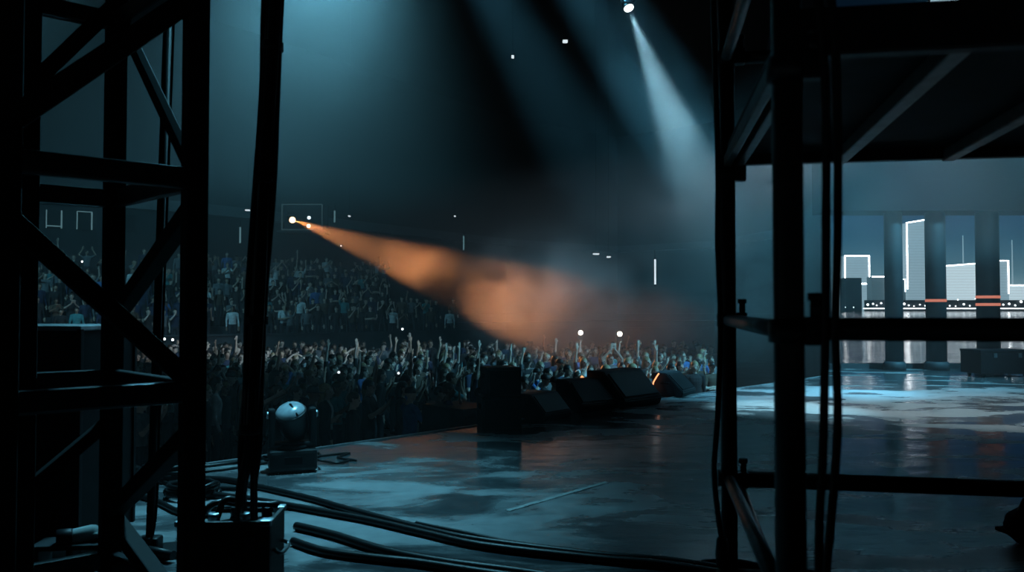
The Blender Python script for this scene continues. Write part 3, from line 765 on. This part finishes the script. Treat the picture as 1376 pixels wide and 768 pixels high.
bm = BM(); lathe(bm, [(.02, 0), (.03, .01), (.03, .05), (.015, .06)], pb+Vector((-.06, -.08, .06)), 12, Matrix.Rotation(PI/2, 3, 'X')); obj('clamp_bolt', bm, M_alu, t)
bm = BM(); box(bm, pb+Vector((0, 0, .012)), (.34, .34, .024), Matrix.Rotation(.4, 3, 'Z'), .006); obj('base_plate', bm, M_dark, t)

# ------------------------------------------------------------------ distro case with the cable bundle
cx0, cx1, cyf, cyb, ct = -1.685, -1.225, 4.02, 4.34, .515
t = thing('power_distribution_case', 'black metal power distribution case with open top at foot of the cable bundle', 'case', ((cx0+cx1)/2, (cyf+cyb)/2, 0), math.radians(3))
W_, D_ = cx1-cx0, cyb-cyf
bm = BM()
for a in ((0, -D_/2+.01, W_, .02), (0, D_/2-.01, W_, .02)): box(bm, (a[0], a[1], ct/2+.01), (a[2], a[3], ct-.02), None, .004)
for sx_ in (-1, 1): box(bm, (sx_*(W_/2-.01), 0, ct/2+.01), (.02, D_-.04, ct-.02), None, .004)
box(bm, (0, 0, .03), (W_-.02, D_-.02, .04)); obj('body', bm, M_case, t)
bm = BM(); box(bm, (0, 0, ct-.03), (W_-.045, D_-.045, .02), None, .004); obj('connector_panel', bm, M_steel, t)
for a in ((-1, -1), (1, -1), (1, 1), (-1, 1)):
    bm = BM(); box(bm, (a[0]*(W_/2-.02), a[1]*(D_/2-.02), ct), (.06, .06, .03), None, .008); obj('corner_cap', bm, M_alu, t)
bm = BM()
bar(bm, (-W_/2, -D_/2, ct), (W_/2, -D_/2, ct), .022, .022, .004); bar(bm, (-W_/2, D_/2, ct), (W_/2, D_/2, ct), .022, .022, .004)
bar(bm, (-W_/2, -D_/2, ct), (-W_/2, D_/2, ct), .022, .022, .004); bar(bm, (W_/2, -D_/2, ct), (W_/2, D_/2, ct), .022, .022, .004); obj('rim', bm, M_dark, t)
for k in range(5):
    bm = BM(); lathe(bm, [(.028, 0), (.028, .05), (.022, .055), (.022, .03), (.005, .03)], (-.16+.08*k, .075*(-1)**k*.8, ct-.025), 14); obj('socket', bm, M_alu if k % 2 else M_plast, t)
bm = BM(); tube(bm, spline([(W_/2+.005, -.08, .36), (W_/2+.04, -.08, .34), (W_/2+.04, .08, .34), (W_/2+.005, .08, .36)], 5), .011, 8); obj('handle', bm, M_steel, t)
for s_ in (-1, 1):
    bm = BM(); box(bm, (s_*.13, -D_/2-.008, ct-.10), (.06, .016, .08), None, .004); obj('latch', bm, M_dark, t)
for k in range(2):
    bm = BM(); tube(bm, spline([(-.17+.1*k, -.05, ct-.02), (-.1+.06*k, .0, ct+.06+.02*k), (.0+.05*k, .05, ct+.05), (.12+.06*k, .07, ct+.035), (.2, .11, ct+.03)]), .017, 10); obj('patch_cable', bm, M_rubber, t)

t = thing('cable_bundle', 'thick black bundle of cables hanging from above into the open case', 'cable', (0, 0, 0))
def bx(y): # image line of the bundle's centre
    return 366-33*(y/700)
ctr = [P(bx(y), y, 4.17) for y in (-160, 0, 120, 260, 400, 520, 600)]
offs = [(-.042, 0, .021), (.0, -.03, .023), (.038, .0, .018), (.0, .03, .02), (-.02, -.02, .014), (.03, -.03, .012)]
for i, (ox, oy, r) in enumerate(offs):
    pts = [c+Vector((ox*(1+.2*math.sin(k*2.1+i))*1.05, oy*(1+.2*math.cos(k*1.7+i)), 0)) for k, c in enumerate(ctr)]
    sgn = -1 if ox < .005 else 1
    e1 = P(bx(640)-5+(-3 if sgn < 0 else 13), 650, 4.17)+Vector((0, oy, 0)); e2 = Vector((e1.x+.005*sgn, 4.17+oy, ct-.05))
    bm = BM(); tube(bm, spline(pts+[e1, e2], 6), r, 10); obj('cable', bm, M_rubber, t)
for y in (60, 240, 430, 575):
    c = P(bx(y), y, 4.17); bm = BM(); lathe(bm, [(.054, -.025), (.058, -.02), (.058, .02), (.054, .025)], c, 16); obj('tape_wrap', bm, M_case, t)

# ------------------------------------------------------------------ moving head
mb = floor_pt(394, 630)
t = thing('moving_head_light', 'black moving head light on stage edge with pale glossy lens tipped upward', 'spotlight', mb, math.radians(20))
s_ = 1.05
t.scale = (s_, s_, s_)
bm = BM(); box(bm, (0, 0, .115), (.43, .36, .19), None, .03); obj('base', bm, M_plast, t)
bm = BM(); box(bm, (.0, -.182, .12), (.16, .012, .07), None, .003); obj('display', bm, M_case, t)
for k in (-1, 1):
    for j in (-1, 1):
        bm = BM(); lathe(bm, [(.025, 0), (.03, .005), (.028, .025)], (k*.17, j*.13, 0), 12); obj('rubber_foot', bm, M_rubber, t)
    bm = BM(); tube(bm, spline([(k*.215, -.08, .12), (k*.25, -.07, .13), (k*.25, .07, .13), (k*.215, .08, .12)], 4), .012, 8); obj('handle', bm, M_black, t)
    bm = BM(); box(bm, (k*.185, 0, .40), (.06, .16, .36), None, .022); y_ = obj('yoke_arm', bm, M_plast, t)
    bm = BM(); lathe(bm, [(.03, -.01), (.035, 0), (.03, .01)], (k*.222, 0, .52), 14, Matrix.Rotation(PI/2, 3, 'Y')); obj('tilt_cap', bm, M_alu, y_)
bm = BM(); lathe(bm, [(.13, .20), (.15, .21), (.15, .235), (.11, .25)], (0, 0, 0), 24); box(bm, (0, 0, .245), (.42, .16, .05), None, .02); obj('yoke_base', bm, M_plast, t)
Mh = Matrix.Rotation(math.radians(24), 3, 'X') @ Matrix.Rotation(math.radians(-14), 3, 'Y')
bm = BM(); lathe(bm, [(.03, -.20), (.09, -.19), (.125, -.12), (.14, -.02), (.145, .06), (.15, .08), (.14, .09)], (0, 0, .47), 28, Mh); hd = obj('head', bm, M_plast, t)
M_lens = mat('frosted_lens', (.32, .36, .39), .25, 0, .8, .25, 14)
bm = BM(); lathe(bm, [(.138, .085), (.132, .105), (.105, .135), (.06, .152), (.01, .158)], (0, 0, .47), 28, Mh); obj('lens', bm, M_lens, t)
bm = BM(); tube(bm, [Mh @ Vector((-.02, .135, .10))+Vector((0, 0, .47)), Mh @ Vector((.02, .0, .165))+Vector((0, 0, .47)), Mh @ Vector((.06, -.125, .105))+Vector((0, 0, .47))], .010, 8); obj('lens_bar', bm, M_black, t)
bm = BM(); tube(bm, spline([(.15, .19, .08), (.3, .22, .03), (.42, .1, .02), (.55, .18, .02)]), .013, 8); obj('power_lead', bm, M_rubber, t)

# ------------------------------------------------------------------ loose cables on the stage
def cable(pp, r, label, z=None, name='cable'):
    pts = [floor_pt(x, y, r) for x, y in pp] if z is None else pp
    bm = BM(); tube(bm, spline(pts, 10), r, 10)
    return tag(obj(name, bm, M_rubber), label, 'cable', 'cables on the stage floor')
cable([(215, 640), (300, 642), (350, 652), (420, 668), (470, 682), (560, 705), (640, 722), (800, 742), (890, 749), (972, 761)], .026, 'long black cable sweeping from coil across stage, upper of a close pair')
cable([(225, 658), (300, 664), (360, 672), (440, 686), (500, 697), (570, 713), (650, 730), (800, 747), (890, 755), (972, 768)], .028, 'thicker black cable running across stage just below its close twin')
cable([(400, 704), (450, 716), (520, 737), (600, 752), (720, 768), (800, 785)], .03, 'black cable leaving the case side, upper of the lower pair')
cable([(396, 724), (440, 738), (520, 748), (560, 752), (640, 764), (720, 775)], .028, 'black cable leaving the case, lowest on the stage floor')
cable([(560, 700), (620, 712), (700, 728), (780, 741)], .014, 'thin black cable lying along the long pair near mid stage')
cable([(158, 640), (205, 640), (240, 650), (330, 655)], .018, 'thin black cable from the tower toward the hanging bundle')
cable([(150, 655), (205, 668), (240, 684), (262, 690)], .024, 'black cable curving under the slim pole to the case')
cable([(160, 632), (230, 628), (300, 622), (372, 611), (420, 607)], .016, 'black cable laid along the stage edge trim to the moving head')
cable([(160, 636), (240, 634), (310, 628), (372, 618)], .014, 'thinner black cable next to the stage edge trim left of moving head')
cable([(425, 612), (470, 607), (455, 613), (480, 617)], .012, 'short cable tail curling at the right of moving head base')
cable([(930, 757), (950, 753), (985, 752), (1030, 760), (1100, 768)], .024, 'black cable passing the foot of the scaffold rear post')
def coil(px, py, r, turns, rc, label):
    c = floor_pt(px, py); pts = []
    for k in range(turns*16+1):
        a = 2*PI*k/16; rr = r*(1+.05*math.sin(k*.7)); pts.append((c.x+rr*math.cos(a)+.01*math.sin(k), c.y+rr*.95*math.sin(a), rc+rc*1.6*(k/16)+.012*math.sin(k*1.3)**2))
    bm = BM(); tube(bm, pts, rc, 8); tag(obj('cable_coil', bm, M_rubber), label, 'cable', 'coiled cables on the stage floor')
coil(232, 642, .22, 5, .016, 'black cable coiled on stage floor beside the tower front post')
coil(262, 665, .2, 3, .02, 'small cable coil tucked behind the tower front post near the case')
coil(166, 637, .16, 3, .013, 'tangled thin cable coil behind the rear tower post')

# litter and a loose bar at the bottom of the tower
t = thing('low_step', 'low black step standing inside the truss tower under a pale glove', 'step', (-2.58, 4.74, 0), .1)
bm = BM(); box(bm, (0, 0, .205), (.42, .20, .03), None, .006); obj('tread', bm, M_ply, t)
for k in (-1, 1):
    bm = BM(); box(bm, (k*.18, 0, .095), (.03, .18, .19), None, .004); obj('side_board', bm, M_ply, t)
t = thing('work_glove', 'pale crumpled work glove lying on low step at foot of the truss tower', 'glove', (-2.55, 4.72, .225), .5)
bm = BM(); capsule(bm, (-.03, 0, .03), (.07, .01, .035), .045, .05, 12); obj('palm', bm, mat('worn_pale_leather', (.33, .38, .38), .7), t, True)
for k in range(4):
    bm = BM(); capsule(bm, (.09, -.045+.03*k, .035), (.18+.01*k, -.06+.036*k, .02+.006*(k % 2)), .015, .013, 8); obj('finger', bm, t.children[0].data.materials[0], t, True)
bm = BM(); capsule(bm, (.0, .04, .03), (.07, .1, .02), .016, .014, 8); obj('thumb', bm, t.children[0].data.materials[0], t, True)
bm = BM(); lathe(bm, [(.045, 0), (.05, .01), (.052, .08), (.045, .085)], (-.03, 0, .03), 14, Matrix.Rotation(-PI/2, 3, 'Y')); obj('cuff', bm, M_dark, t)

# ------------------------------------------------------------------ stage monitors, pit speakers
def wedge(loc, rz, s, label, group='black stage monitors along the edge'):
    t = thing('stage_monitor', label, 'speaker', loc, rz, group); t.scale = (s, s, s)
    bm = BM(); b2 = BM()
    prof = [(-.28, 0), (.26, 0), (.30, .10), (-.02, .42), (-.28, .42)]
    l = [b2.verts.new((-.38, y, z)) for y, z in prof]; r = [b2.verts.new((.38, y, z)) for y, z in prof]
    for i in range(5): b2.faces.new((l[i], l[(i+1) % 5], r[(i+1) % 5], r[i]))
    b2.faces.new(l[::-1]); b2.faces.new(r)
    bmesh.ops.recalc_face_normals(b2, faces=b2.faces); bmesh.ops.bevel(b2, geom=b2.edges[:], offset=.015, segments=2, affect='EDGES'); join(bm, b2)
    obj('cabinet', bm, M_ply, t)
    nrm = Vector((0, .32, .32)).normalized(); M = Matrix.Rotation(math.radians(-45), 3, 'X')
    bm = BM(); box(bm, (0, .145, .265), (.66, .36, .02), M, .006); obj('grille', bm, M_dark, t)
    for k in (-1, 1):
        bm = BM(); tube(bm, spline([(k*.385, -.1, .25), (k*.41, -.09, .25), (k*.41, .03, .25), (k*.385, .04, .25)], 4), .012, 8); obj('handle', bm, M_black, t)
    return t
wedge(floor_pt(838, 543), math.radians(225), 1.35, 'big black sloped stage monitor beside the pale floor sheet')
wedge(floor_pt(790, 548), math.radians(215), 1.1, 'black stage monitor left against the biggest one, under an orange stick')
wedge(floor_pt(732, 560), math.radians(230), .85, 'low black stage monitor between speaker stack and the bigger pair')
wedge(floor_pt(905, 530), math.radians(240), 1.0, 'hazy stage monitor right of the bent orange stick')
def speaker(loc, rz, w_, d_, h_, label, n=1, cat='speaker', name='subwoofer', group=None):
    t = thing(name, label, cat, loc, rz, group)
    bm = BM(); box(bm, (0, 0, h_/2), (w_, d_, h_), None, .015); obj('cabinet', bm, M_ply, t)
    bm = BM(); box(bm, (0, -d_/2-.008, h_/2), (w_*.9, .016, h_*.86), None, .004); obj('grille', bm, M_dark, t)
    for k in (-1, 1):
        bm = BM(); box(bm, (k*(w_/2+.004), 0, h_*.7), (.012, d_*.3, .07), None, .004); obj('handle', bm, M_black, t)
    bm = BM(); box(bm, (0, 0, h_+.006), (w_*.96, d_*.96, .012), None, .003); obj('top_plate', bm, M_dark, t)
    return t
c = floor_pt(670, 577)
speaker((c.x, c.y+.25, 0), math.radians(12), .52, .45, .42, 'dark speaker at bottom of the stack on the stage lip', name='speaker', group='speakers stacked on the stage lip')
speaker((c.x+.02, c.y+.25, .435), math.radians(17), .46, .4, .36, 'smaller dark speaker on top of the stack on the stage lip', name='speaker', group='speakers stacked on the stage lip')
c = P(618, 547, 12.4); speaker((c.x, c.y+.3, ZF), math.radians(45), .8, 1.0, c.z-ZF, 'black pit subwoofer with bluish top, left of the speaker stack', group='subwoofers in the pit')
c = P(752, 530, 14.6); speaker((c.x-.4, c.y+.3, ZF), math.radians(45), .8, 1.0, c.z-ZF, 'black pit subwoofer with bluish top, right of the speaker stack', group='subwoofers in the pit')
# pale sheet
c = floor_pt(831, 547.5); bm = BM(); prism(bm, [(-.42, -.10), (.40, -.12), (.43, .09), (-.40, .11)], 0.004, .016); o = obj('paper_sheet', bm, M_alu); o.location = c; tag(o, 'pale flat sheet lying on the stage floor before the big monitor', 'sheet')
# glowing tubes added in place of orange-lit streaks
def streak(pts, r, label):
    t = thing('glow_streak', label, 'glow stick', pts[0], 0, 'orange glow streaks')
    pts = [Vector(p)-Vector(pts[0]) for p in pts]
    bm = BM(); tube(bm, spline(pts, 6), r, 8); obj('tube', bm, E_orange, t)
    bm = BM(); tube(bm, [pts[0]-(pts[1]-pts[0]).normalized()*.05, pts[0]], r*1.3, 8); obj('end_cap', bm, M_plast, t)
streak([P(776, 515, 12.9), P(779, 510, 12.9), P(783, 505, 12.9)], .022, 'straight glowing stand-in for an orange-lit stick above the black stage monitors')
streak([P(877, 527, 14.2), P(877, 515, 14.2), P(881, 507, 14.2), P(885, 501, 14.2)], .012, 'bent glowing stand-in for an orange-lit stick beside the big black monitor')
# tape line
bm = BM(); a, b = floor_pt(682, 684), floor_pt(815, 646); dd = (b-a).normalized(); nn = Vector((-dd.y, dd.x, 0))*.025
pts = [a+nn, a-nn, b-nn, b+nn]; prism(bm, [(p.x, p.y) for p in pts], .001, .005); tag(obj('floor_tape', bm, M_tape), 'pale tape line stuck on the stage floor', 'tape')

# ------------------------------------------------------------------ scaffold
U = Vector((.985, -.172, 0)); Vv_ = Vector((.172, .985, 0))
FP = Vector((.695, 2.0, 0)); RP = Vector((.976, 3.6, 0)); W2 = 2.2
FR = FP+U*W2; RR = RP+U*W2
t = thing('scaffold', 'dark tube scaffold with raised deck filling the near side of the stage', 'scaffold', (0, 0, 0))
def spost(p, r):
    bm = BM(); tube(bm, [at(p, .02), at(p, 3.6)], r, 18); o = obj('standard', bm, M_dark, t)
    bm = BM(); box(bm, at(p, .008), (.15, .15, .016), None, .003); obj('base_plate', bm, M_dark, o)
for p in (FP, RP, FR, RR): spost(p, .0375 if p is not RP else .036)
def ledger(p, q, z, r, m=None):
    bm = BM(); tube(bm, [at(p, z), at(q, z)], r, 14); obj('ledger', bm, m or M_dark, t)
def coupler(p, z, rz=0):
    bm = BM()
    lathe(bm, [(.042, -.03), (.05, -.028), (.05, .028), (.042, .03)], at(p, z), 16)
    box(bm, at(p, z)+Matrix.Rotation(rz, 3, 'Z') @ Vector((.055, -.02, 0)), (.05, .05, .07), Matrix.Rotation(rz, 3, 'Z'), .006)
    o = obj('coupler', bm, M_dark, t)
    bm = BM(); tube(bm, [at(p, z)+Matrix.Rotation(rz, 3, 'Z') @ Vector((.06, -.02, .03)), at(p, z)+Matrix.Rotation(rz, 3, 'Z') @ Vector((.06, -.02, .085))], .014, 10)
    tube(bm, [at(p, z)+Matrix.Rotation(rz, 3, 'Z') @ Vector((.06, -.02, .075)), at(p, z)+Matrix.Rotation(rz, 3, 'Z') @ Vector((.06, -.02, .095))], .02, 8); obj('clamp_bolt', bm, M_dark, o)
DZ = 2.235
for z, m in ((.83, M_steel), (1.54, M_steel), (2.73, M_steel), (3.4, M_dark)):
    ledger(RP, FP, z, .026, m)
ledger(RP-U*.05, RR, .83, .036); ledger(RP-U*.05, RR, 2.73, .03); ledger(FP-U*.02, FR, 1.545, .03); ledger(RP-U*.05, RR, .40, .03); ledger(FR, RR, 1.54, .026); ledger(FR, RR, .83, .026)
for p in (RP, FP):
    for z in (.83, 1.54, 2.2, 2.73): coupler(p, z, math.radians(-10))
# second tube beside the lower side ledger
bm = BM(); tube(bm, [at(RP+U*.05, .80), at(FP+U*.07, .60)], .018, 12); obj('brace', bm, M_steel, t)
# deck
bm = BM(); c = (FP+RR)/2; ang = math.atan2(U.y, U.x)
ln = 1.64
bm = BM(); box(bm, at(c-U*.0+Vv_*.0, DZ+.075), (W2+.0, ln-.02, .05), Matrix.Rotation(ang, 3, 'Z'), .004); obj('deck', bm, M_ply, t)
for p, q, h in ((FP, FR, .12), (RP, RR, .09)):
    bm = BM(); bar(bm, at(p-U*.02, DZ+.05), at(q, DZ+.05), .05, h, .006); obj('edge_beam', bm, M_dark, t)
for off_ in (.0, .055):
    bm = BM(); bar(bm, at(RP+U*off_, DZ+.02-.0*off_), at(FP+U*off_, DZ+.02), .032, .05, .004); obj('bearer', bm, M_steel, t)
for s_ in (.48, .93, 1.38, 1.83):
    bm = BM(); bar(bm, at(RP+U*s_, DZ+.02), at(FP+U*(s_-.06), DZ+.02), .05, .05, .006); obj('joist', bm, M_steel, t)

def hang(pts, r, label, plug=None):
    t = thing('hanging_cable', label, 'cable', (0, 0, 0), 0, 'cables hanging on the scaffold')
    bm = BM(); tube(bm, spline(pts, 8), r, 10); obj('cable', bm, M_rubber, t)
    if plug is not None:
        q = Vector(plug)
        bm = BM(); lathe(bm, [(.02, 0), (.026, .01), (.03, .06), (.024, .12), (.012, .14)], q-Vector((0, 0, .12)), 14); obj('plug_body', bm, M_plast, t)
        bm = BM(); tube(bm, spline([q-Vector((0, 0, .1)), q-Vector((.02, 0, .16)), q-Vector((.045, 0, .24)), q-Vector((.06, 0, .34))], 5), [.014]*16, 8); obj('plug_tail', bm, mat('pale_green_plastic', (.22, .3, .24), .5), t)
    return t
hang([P(960, -60, 3.5), P(961, 0, 3.5), P(963, 90, 3.5), P(966, 230, 3.5), P(965, 330, 3.5), P(968, 440, 3.5), P(963, 560, 3.5), P(958, 630, 3.5), P(963, 690, 3.5), P(968, 722, 3.5)], .0125, 'thin black cable with plug hanging along the scaffold rear post', P(968, 722, 3.5))
hang([P(1098, -40, 1.9), P(1106, 20, 1.9), P(1112, 120, 1.9), P(1112, 230, 1.9), P(1109, 420, 1.9), P(1104, 600, 1.9), P(1098, 700, 1.9), P(1096, 790, 1.9)], .0105, 'black cable hanging just beside the scaffold front post, closer of two')
hang([P(1118, -40, 1.88), P(1126, 60, 1.88), P(1128, 200, 1.88), P(1126, 330, 1.88), P(1122, 440, 1.88), P(1124, 560, 1.88), P(1118, 650, 1.88), P(1104, 790, 1.88)], .0105, 'black cable hanging beside the scaffold front post, farther of two')

# sandbag at the right edge
c = floor_pt(1385, 728)
t = thing('sandbag', 'black canvas sandbag lying on stage floor at the frame edge by the scaffold', 'sandbag', c, .2)
bm = BM(); bmesh.ops.create_uvsphere(bm, u_segments=24, v_segments=16, radius=1)
for v in bm.verts:
    x, y, z = v.co; k = 1+.12*noise.noise(v.co*3)
    v.co = Vector((x*.21*k, y*.15*k, max(.0, .12+z*.15*k*(1-.3*abs(x)))))
obj('bag', bm, M_velour, t, True)
bm = BM(); tube(bm, spline([(-.12, 0, .22), (-.06, 0, .31), (.06, 0, .31), (.12, 0, .22)], 6), .016, 8); obj('handle', bm, M_rubber, t)
bm = BM(); box(bm, (-.2, 0, .10), (.09, .16, .03), None, .012); obj('end_flap', bm, M_velour, t)

# ------------------------------------------------------------------ colonnade and waterfront
def pillar(px, Y, w_, label, bands=()):
    c = P(px, 412, Y)
    t = thing('pillar', label, 'pillar', (c.x, c.y, 0), 0, 'pillars at the waterfront')
    bm = BM(); lathe(bm, [(w_*.5, 0), (w_*.5, 7.2)], n=28); obj('shaft', bm, M_pillar, t)
    bm = BM(); lathe(bm, [(w_*.62, 0), (w_*.62, .16), (w_*.52, .22)], n=28); obj('plinth', bm, M_pillar, t)
    bm = BM(); lathe(bm, [(w_*.5, 5.2), (w_*.66, 5.4), (w_*.66, 5.6), (w_*.5, 5.6)], n=28); obj('capital', bm, M_pillar, t)
    for z in bands:
        bm = BM(); lathe(bm, [(w_*.5, z-.035), (w_*.515, z-.03), (w_*.515, z+.03), (w_*.5, z+.035)], n=28); obj('light_band', bm, E_red, t)
YP = 20.3
pillar(1201, YP, .43, 'pillar nearest the scaffold front post, behind haze with no lights')
pillar(1257.5, YP, .48, 'waterfront pillar with one thin red light band', (1.76,))
pillar(1327.5, YP, .54, 'waterfront pillar with two red light bands', (1.66, 1.85))
bm = BM(); prism(bm, [(7.9, YP-.5), (26, YP-.5), (26, YP+.6), (7.9, YP+.6)], 4.0, 8.5)
tag(obj('roof_beam', bm, M_velour), kind='structure')
bm = BM(); prism(bm, [(8.25, YE-.3), (26, YE-.3), (26, YE), (8.25, YE)], 0.0, .12)
tag(obj('trim_4', bm, M_wall), kind='structure')
t = thing('equipment_crate', 'dark crate standing on the stage in front of the banded pillar', 'crate', floor_pt(1338, 505), .1)
bm = BM(); box(bm, (0, 0, .33), (1.3, .7, .5), None, .02); obj('body', bm, M_case, t)
bm = BM(); box(bm, (0, 0, .60), (1.32, .72, .05), None, .012); obj('lid', bm, M_dark, t)
for k in (-1, 1):
    for j in (-1, 1):
        bm = BM(); lathe(bm, [(.02, -.02), (.05, -.018), (.05, .018), (.02, .02)], (k*.5, j*.25, .05), 12, Matrix.Rotation(PI/2, 3, 'Y')); obj('caster', bm, M_rubber, t)
    bm = BM(); box(bm, (k*.3, -.36, .5), (.08, .02, .1), None, .005); obj('latch', bm, M_steel, t)

m, nt, b = node_mat('night_water')
b.inputs['Base Color'].default_value = (.01, .025, .035, 1); b.inputs['Roughness'].default_value = .06; b.inputs['IOR'].default_value = 1.33
tc = nt.nodes.new('ShaderNodeTexCoord'); mp = nt.nodes.new('ShaderNodeMapping'); mp.inputs['Scale'].default_value = (.35, 1.6, 1)
n1 = nt.nodes.new('ShaderNodeTexNoise'); n1.inputs['Scale'].default_value = 1.2; n1.inputs['Detail'].default_value = 5
bp = nt.nodes.new('ShaderNodeBump'); bp.inputs['Strength'].default_value = .5; bp.inputs['Distance'].default_value = .12
nt.links.new(tc.outputs['Object'], mp.inputs[0]); nt.links.new(mp.outputs[0], n1.inputs['Vector']); nt.links.new(n1.outputs['Fac'], bp.inputs['Height']); nt.links.new(bp.outputs['Normal'], b.inputs['Normal'])
bm = BM(); prism(bm, [(8.3, YE+.02), (60, YE+.02), (700, 480), (60, 480), (30, 72), (20.4, 55), (9.1, 21.5)], -1.2, -.5)
tag(obj('water', bm, m), kind='structure')

# the city over the water
YC = 400.0; SCY = YC/F
M_city = mat('dark_city_block', (.03, .04, .05), .7)
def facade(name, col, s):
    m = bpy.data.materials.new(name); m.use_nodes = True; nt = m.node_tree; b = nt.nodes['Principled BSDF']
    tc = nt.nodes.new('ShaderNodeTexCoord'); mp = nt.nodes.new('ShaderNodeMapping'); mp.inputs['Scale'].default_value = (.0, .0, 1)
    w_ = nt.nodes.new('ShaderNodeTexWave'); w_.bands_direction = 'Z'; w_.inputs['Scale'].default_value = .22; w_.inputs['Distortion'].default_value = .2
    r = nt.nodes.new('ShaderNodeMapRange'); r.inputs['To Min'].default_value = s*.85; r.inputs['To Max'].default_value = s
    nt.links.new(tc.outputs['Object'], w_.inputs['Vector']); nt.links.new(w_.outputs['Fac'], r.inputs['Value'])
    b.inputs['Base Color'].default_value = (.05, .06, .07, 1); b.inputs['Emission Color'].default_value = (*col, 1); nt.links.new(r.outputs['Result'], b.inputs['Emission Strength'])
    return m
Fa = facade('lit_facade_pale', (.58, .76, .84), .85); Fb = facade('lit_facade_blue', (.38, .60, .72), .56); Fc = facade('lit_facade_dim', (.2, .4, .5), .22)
E_line = emit('white_outline_light', (.95, .98, 1), 9); E_lineb = emit('outline_light_soft', (.8, .93, 1), 2.5)
def building(x0, x1, yt, yb, edges, fmat, label, dY=0, lw=1.5, slope=0, em=None):
    lw = min(lw, 1.25)
    Y = YC+dY; k = Y/F
    X0, X1 = (x0-688)*k, (x1-688)*k; Zt, Zb = CAMZ+(412-yt)*k, CAMZ+(412-yb)*k
    t = thing('building', label, 'building', ((X0+X1)/2, Y, 0), 0, 'outlined buildings across the water')
    h = (X1-X0)/2; sl = slope*k; dp = max(6, h*1.5)
    bm = BM(); b2 = BM()
    pr = [(-h, -.5), (h, -.5), (h, Zt), (-h, Zt-sl)]
    f_ = [b2.verts.new((x, 0, z)) for x, z in pr]; g_ = [b2.verts.new((x, dp, z)) for x, z in pr]
    b2.faces.new(f_); b2.faces.new(g_[::-1])
    for i in range(4): b2.faces.new((f_[i], f_[(i+1) % 4], g_[(i+1) % 4], g_[i]))
    join(bm, b2); obj('body', bm, fmat, t)
    L_ = lw*k
    for e_ in edges:
        bm = BM()
        if e_ == 't': bar(bm, (-h, -.1, Zt-sl), (h, -.1, Zt), L_, L_, 0)
        if e_ == 'l': box(bm, (-h+L_/2, -.1, (Zt-sl+Zb)/2), (L_, L_, Zt-sl-Zb))
        if e_ == 'r': box(bm, (h-L_/2, -.1, (Zt+Zb)/2), (L_, L_, Zt-Zb))
        if e_ == 'R': box(bm, (h-L_, -.1, (Zt+Zb)/2), (L_*2.2, L_, Zt-Zb))
        if e_ == 'b': box(bm, (h*.55, -.1, Zb), (h*.9, L_, L_*1.3))
        obj('edge_light', bm, em or E_line, t)
building(1135, 1169, 343.5, 381, 'tlrb', Fb, 'square building outlined in white light, nearest the hanging scaffold cables', 40)
building(1135.5, 1158, 373, 412, '', M_city, 'dark low block standing in front of the square outlined building', 0)
building(1172, 1191, 371.5, 402, 'tr', Fc, 'low dim building with a white roof line left of the first pillar', 5, 1.8)
building(1209, 1217, 375, 392, 'tr', Fc, 'small dim outlined block beside the tall white-edged tower', 5, 1.4, em=E_lineb)
building(1219, 1244, 295, 388, 'tl', Fb, 'tallest tower with white lit edge and roof, between two pillars', 8, 3.0, 4)
building(1270, 1315.5, 353.5, 394, 'tR', Fa, 'broad pale lit building with bright side edge between banded pillars', 6, 2.4, 3.5)
building(1341, 1356, 350, 394, 'tlr', Fb, 'narrow building outlined in white right of the two-band pillar', 6, 3.2)
building(1357, 1400, 383, 400, 't', Fa, 'long low pale lit hall at the far side of water by the frame edge', 12, 2)
bm = BM(); box(bm, (P(1320, 404, YC-20).x, YC-20, 2.1), (290*SCY, 10, 5.4)); shore = o = obj('shore_block', bm, M_city)
tag(o, 'long dark low quay building along the far shore below the outlined towers', 'building')
# masts, given a glowing material in place of light from the city haze
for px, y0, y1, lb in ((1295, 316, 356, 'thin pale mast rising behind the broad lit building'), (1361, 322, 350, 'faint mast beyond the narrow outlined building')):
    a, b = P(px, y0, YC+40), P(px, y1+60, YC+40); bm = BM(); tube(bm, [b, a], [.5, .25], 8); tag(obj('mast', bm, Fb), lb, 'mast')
# quay lights
qn = 0
for px, py, r in ((1166, 409, 1.3), (1173, 408, 1.0), (1178, 410, .8), (1184, 407, 1.0), (1190, 409, .9), (1215, 408, 1.3), (1221, 410, .9), (1228, 411, .7), (1236, 409, .8), (1243, 410.5, .8),
                  (1276, 410.5, .8), (1284, 411, .7), (1287, 402.5, .8), (1295, 408.5, 1.1), (1303, 410.5, .8), (1311, 401, .8), (1348, 409, 1.0), (1356, 408, 1.2), (1364, 410, 1.0), (1372, 405, 1.4), (1136, 412.5, .5), (1147, 412.5, .5)):
    c = P(px, py, YC-26); rr = r*SCY*1.25
    nm = ['bigger', 'small'][r < .95]
    t = thing('quay_lamp', f'{nm} white lamp on the far quay, number {qn+1} along the shore from the scaffold', 'lamp', c, 0, 'quay lamps on the far shore'); qn += 1
    t['label'] = f'{nm} white lamp on the far quay {["under the square outlined building", "below the tall tower", "below the broad lit building", "by the narrow outlined building"][0 if px < 1200 else 1 if px < 1250 else 2 if px < 1320 else 3]}'
    bm = BM(); bmesh.ops.create_icosphere(bm, subdivisions=1, radius=rr); obj('lamp_globe', bm, E_pin, t)
    bm = BM(); tube(bm, [(0, 0, -rr*.8), (0, 0, -c.z-.4)], .12, 6); obj('lamp_post', bm, M_city, t)
bm = BM(); bar(bm, P(1160, 414.2, YC-27), P(1400, 414.2, YC-27), .4, .5, 0); obj('light_line', bm, E_lineb, shore)
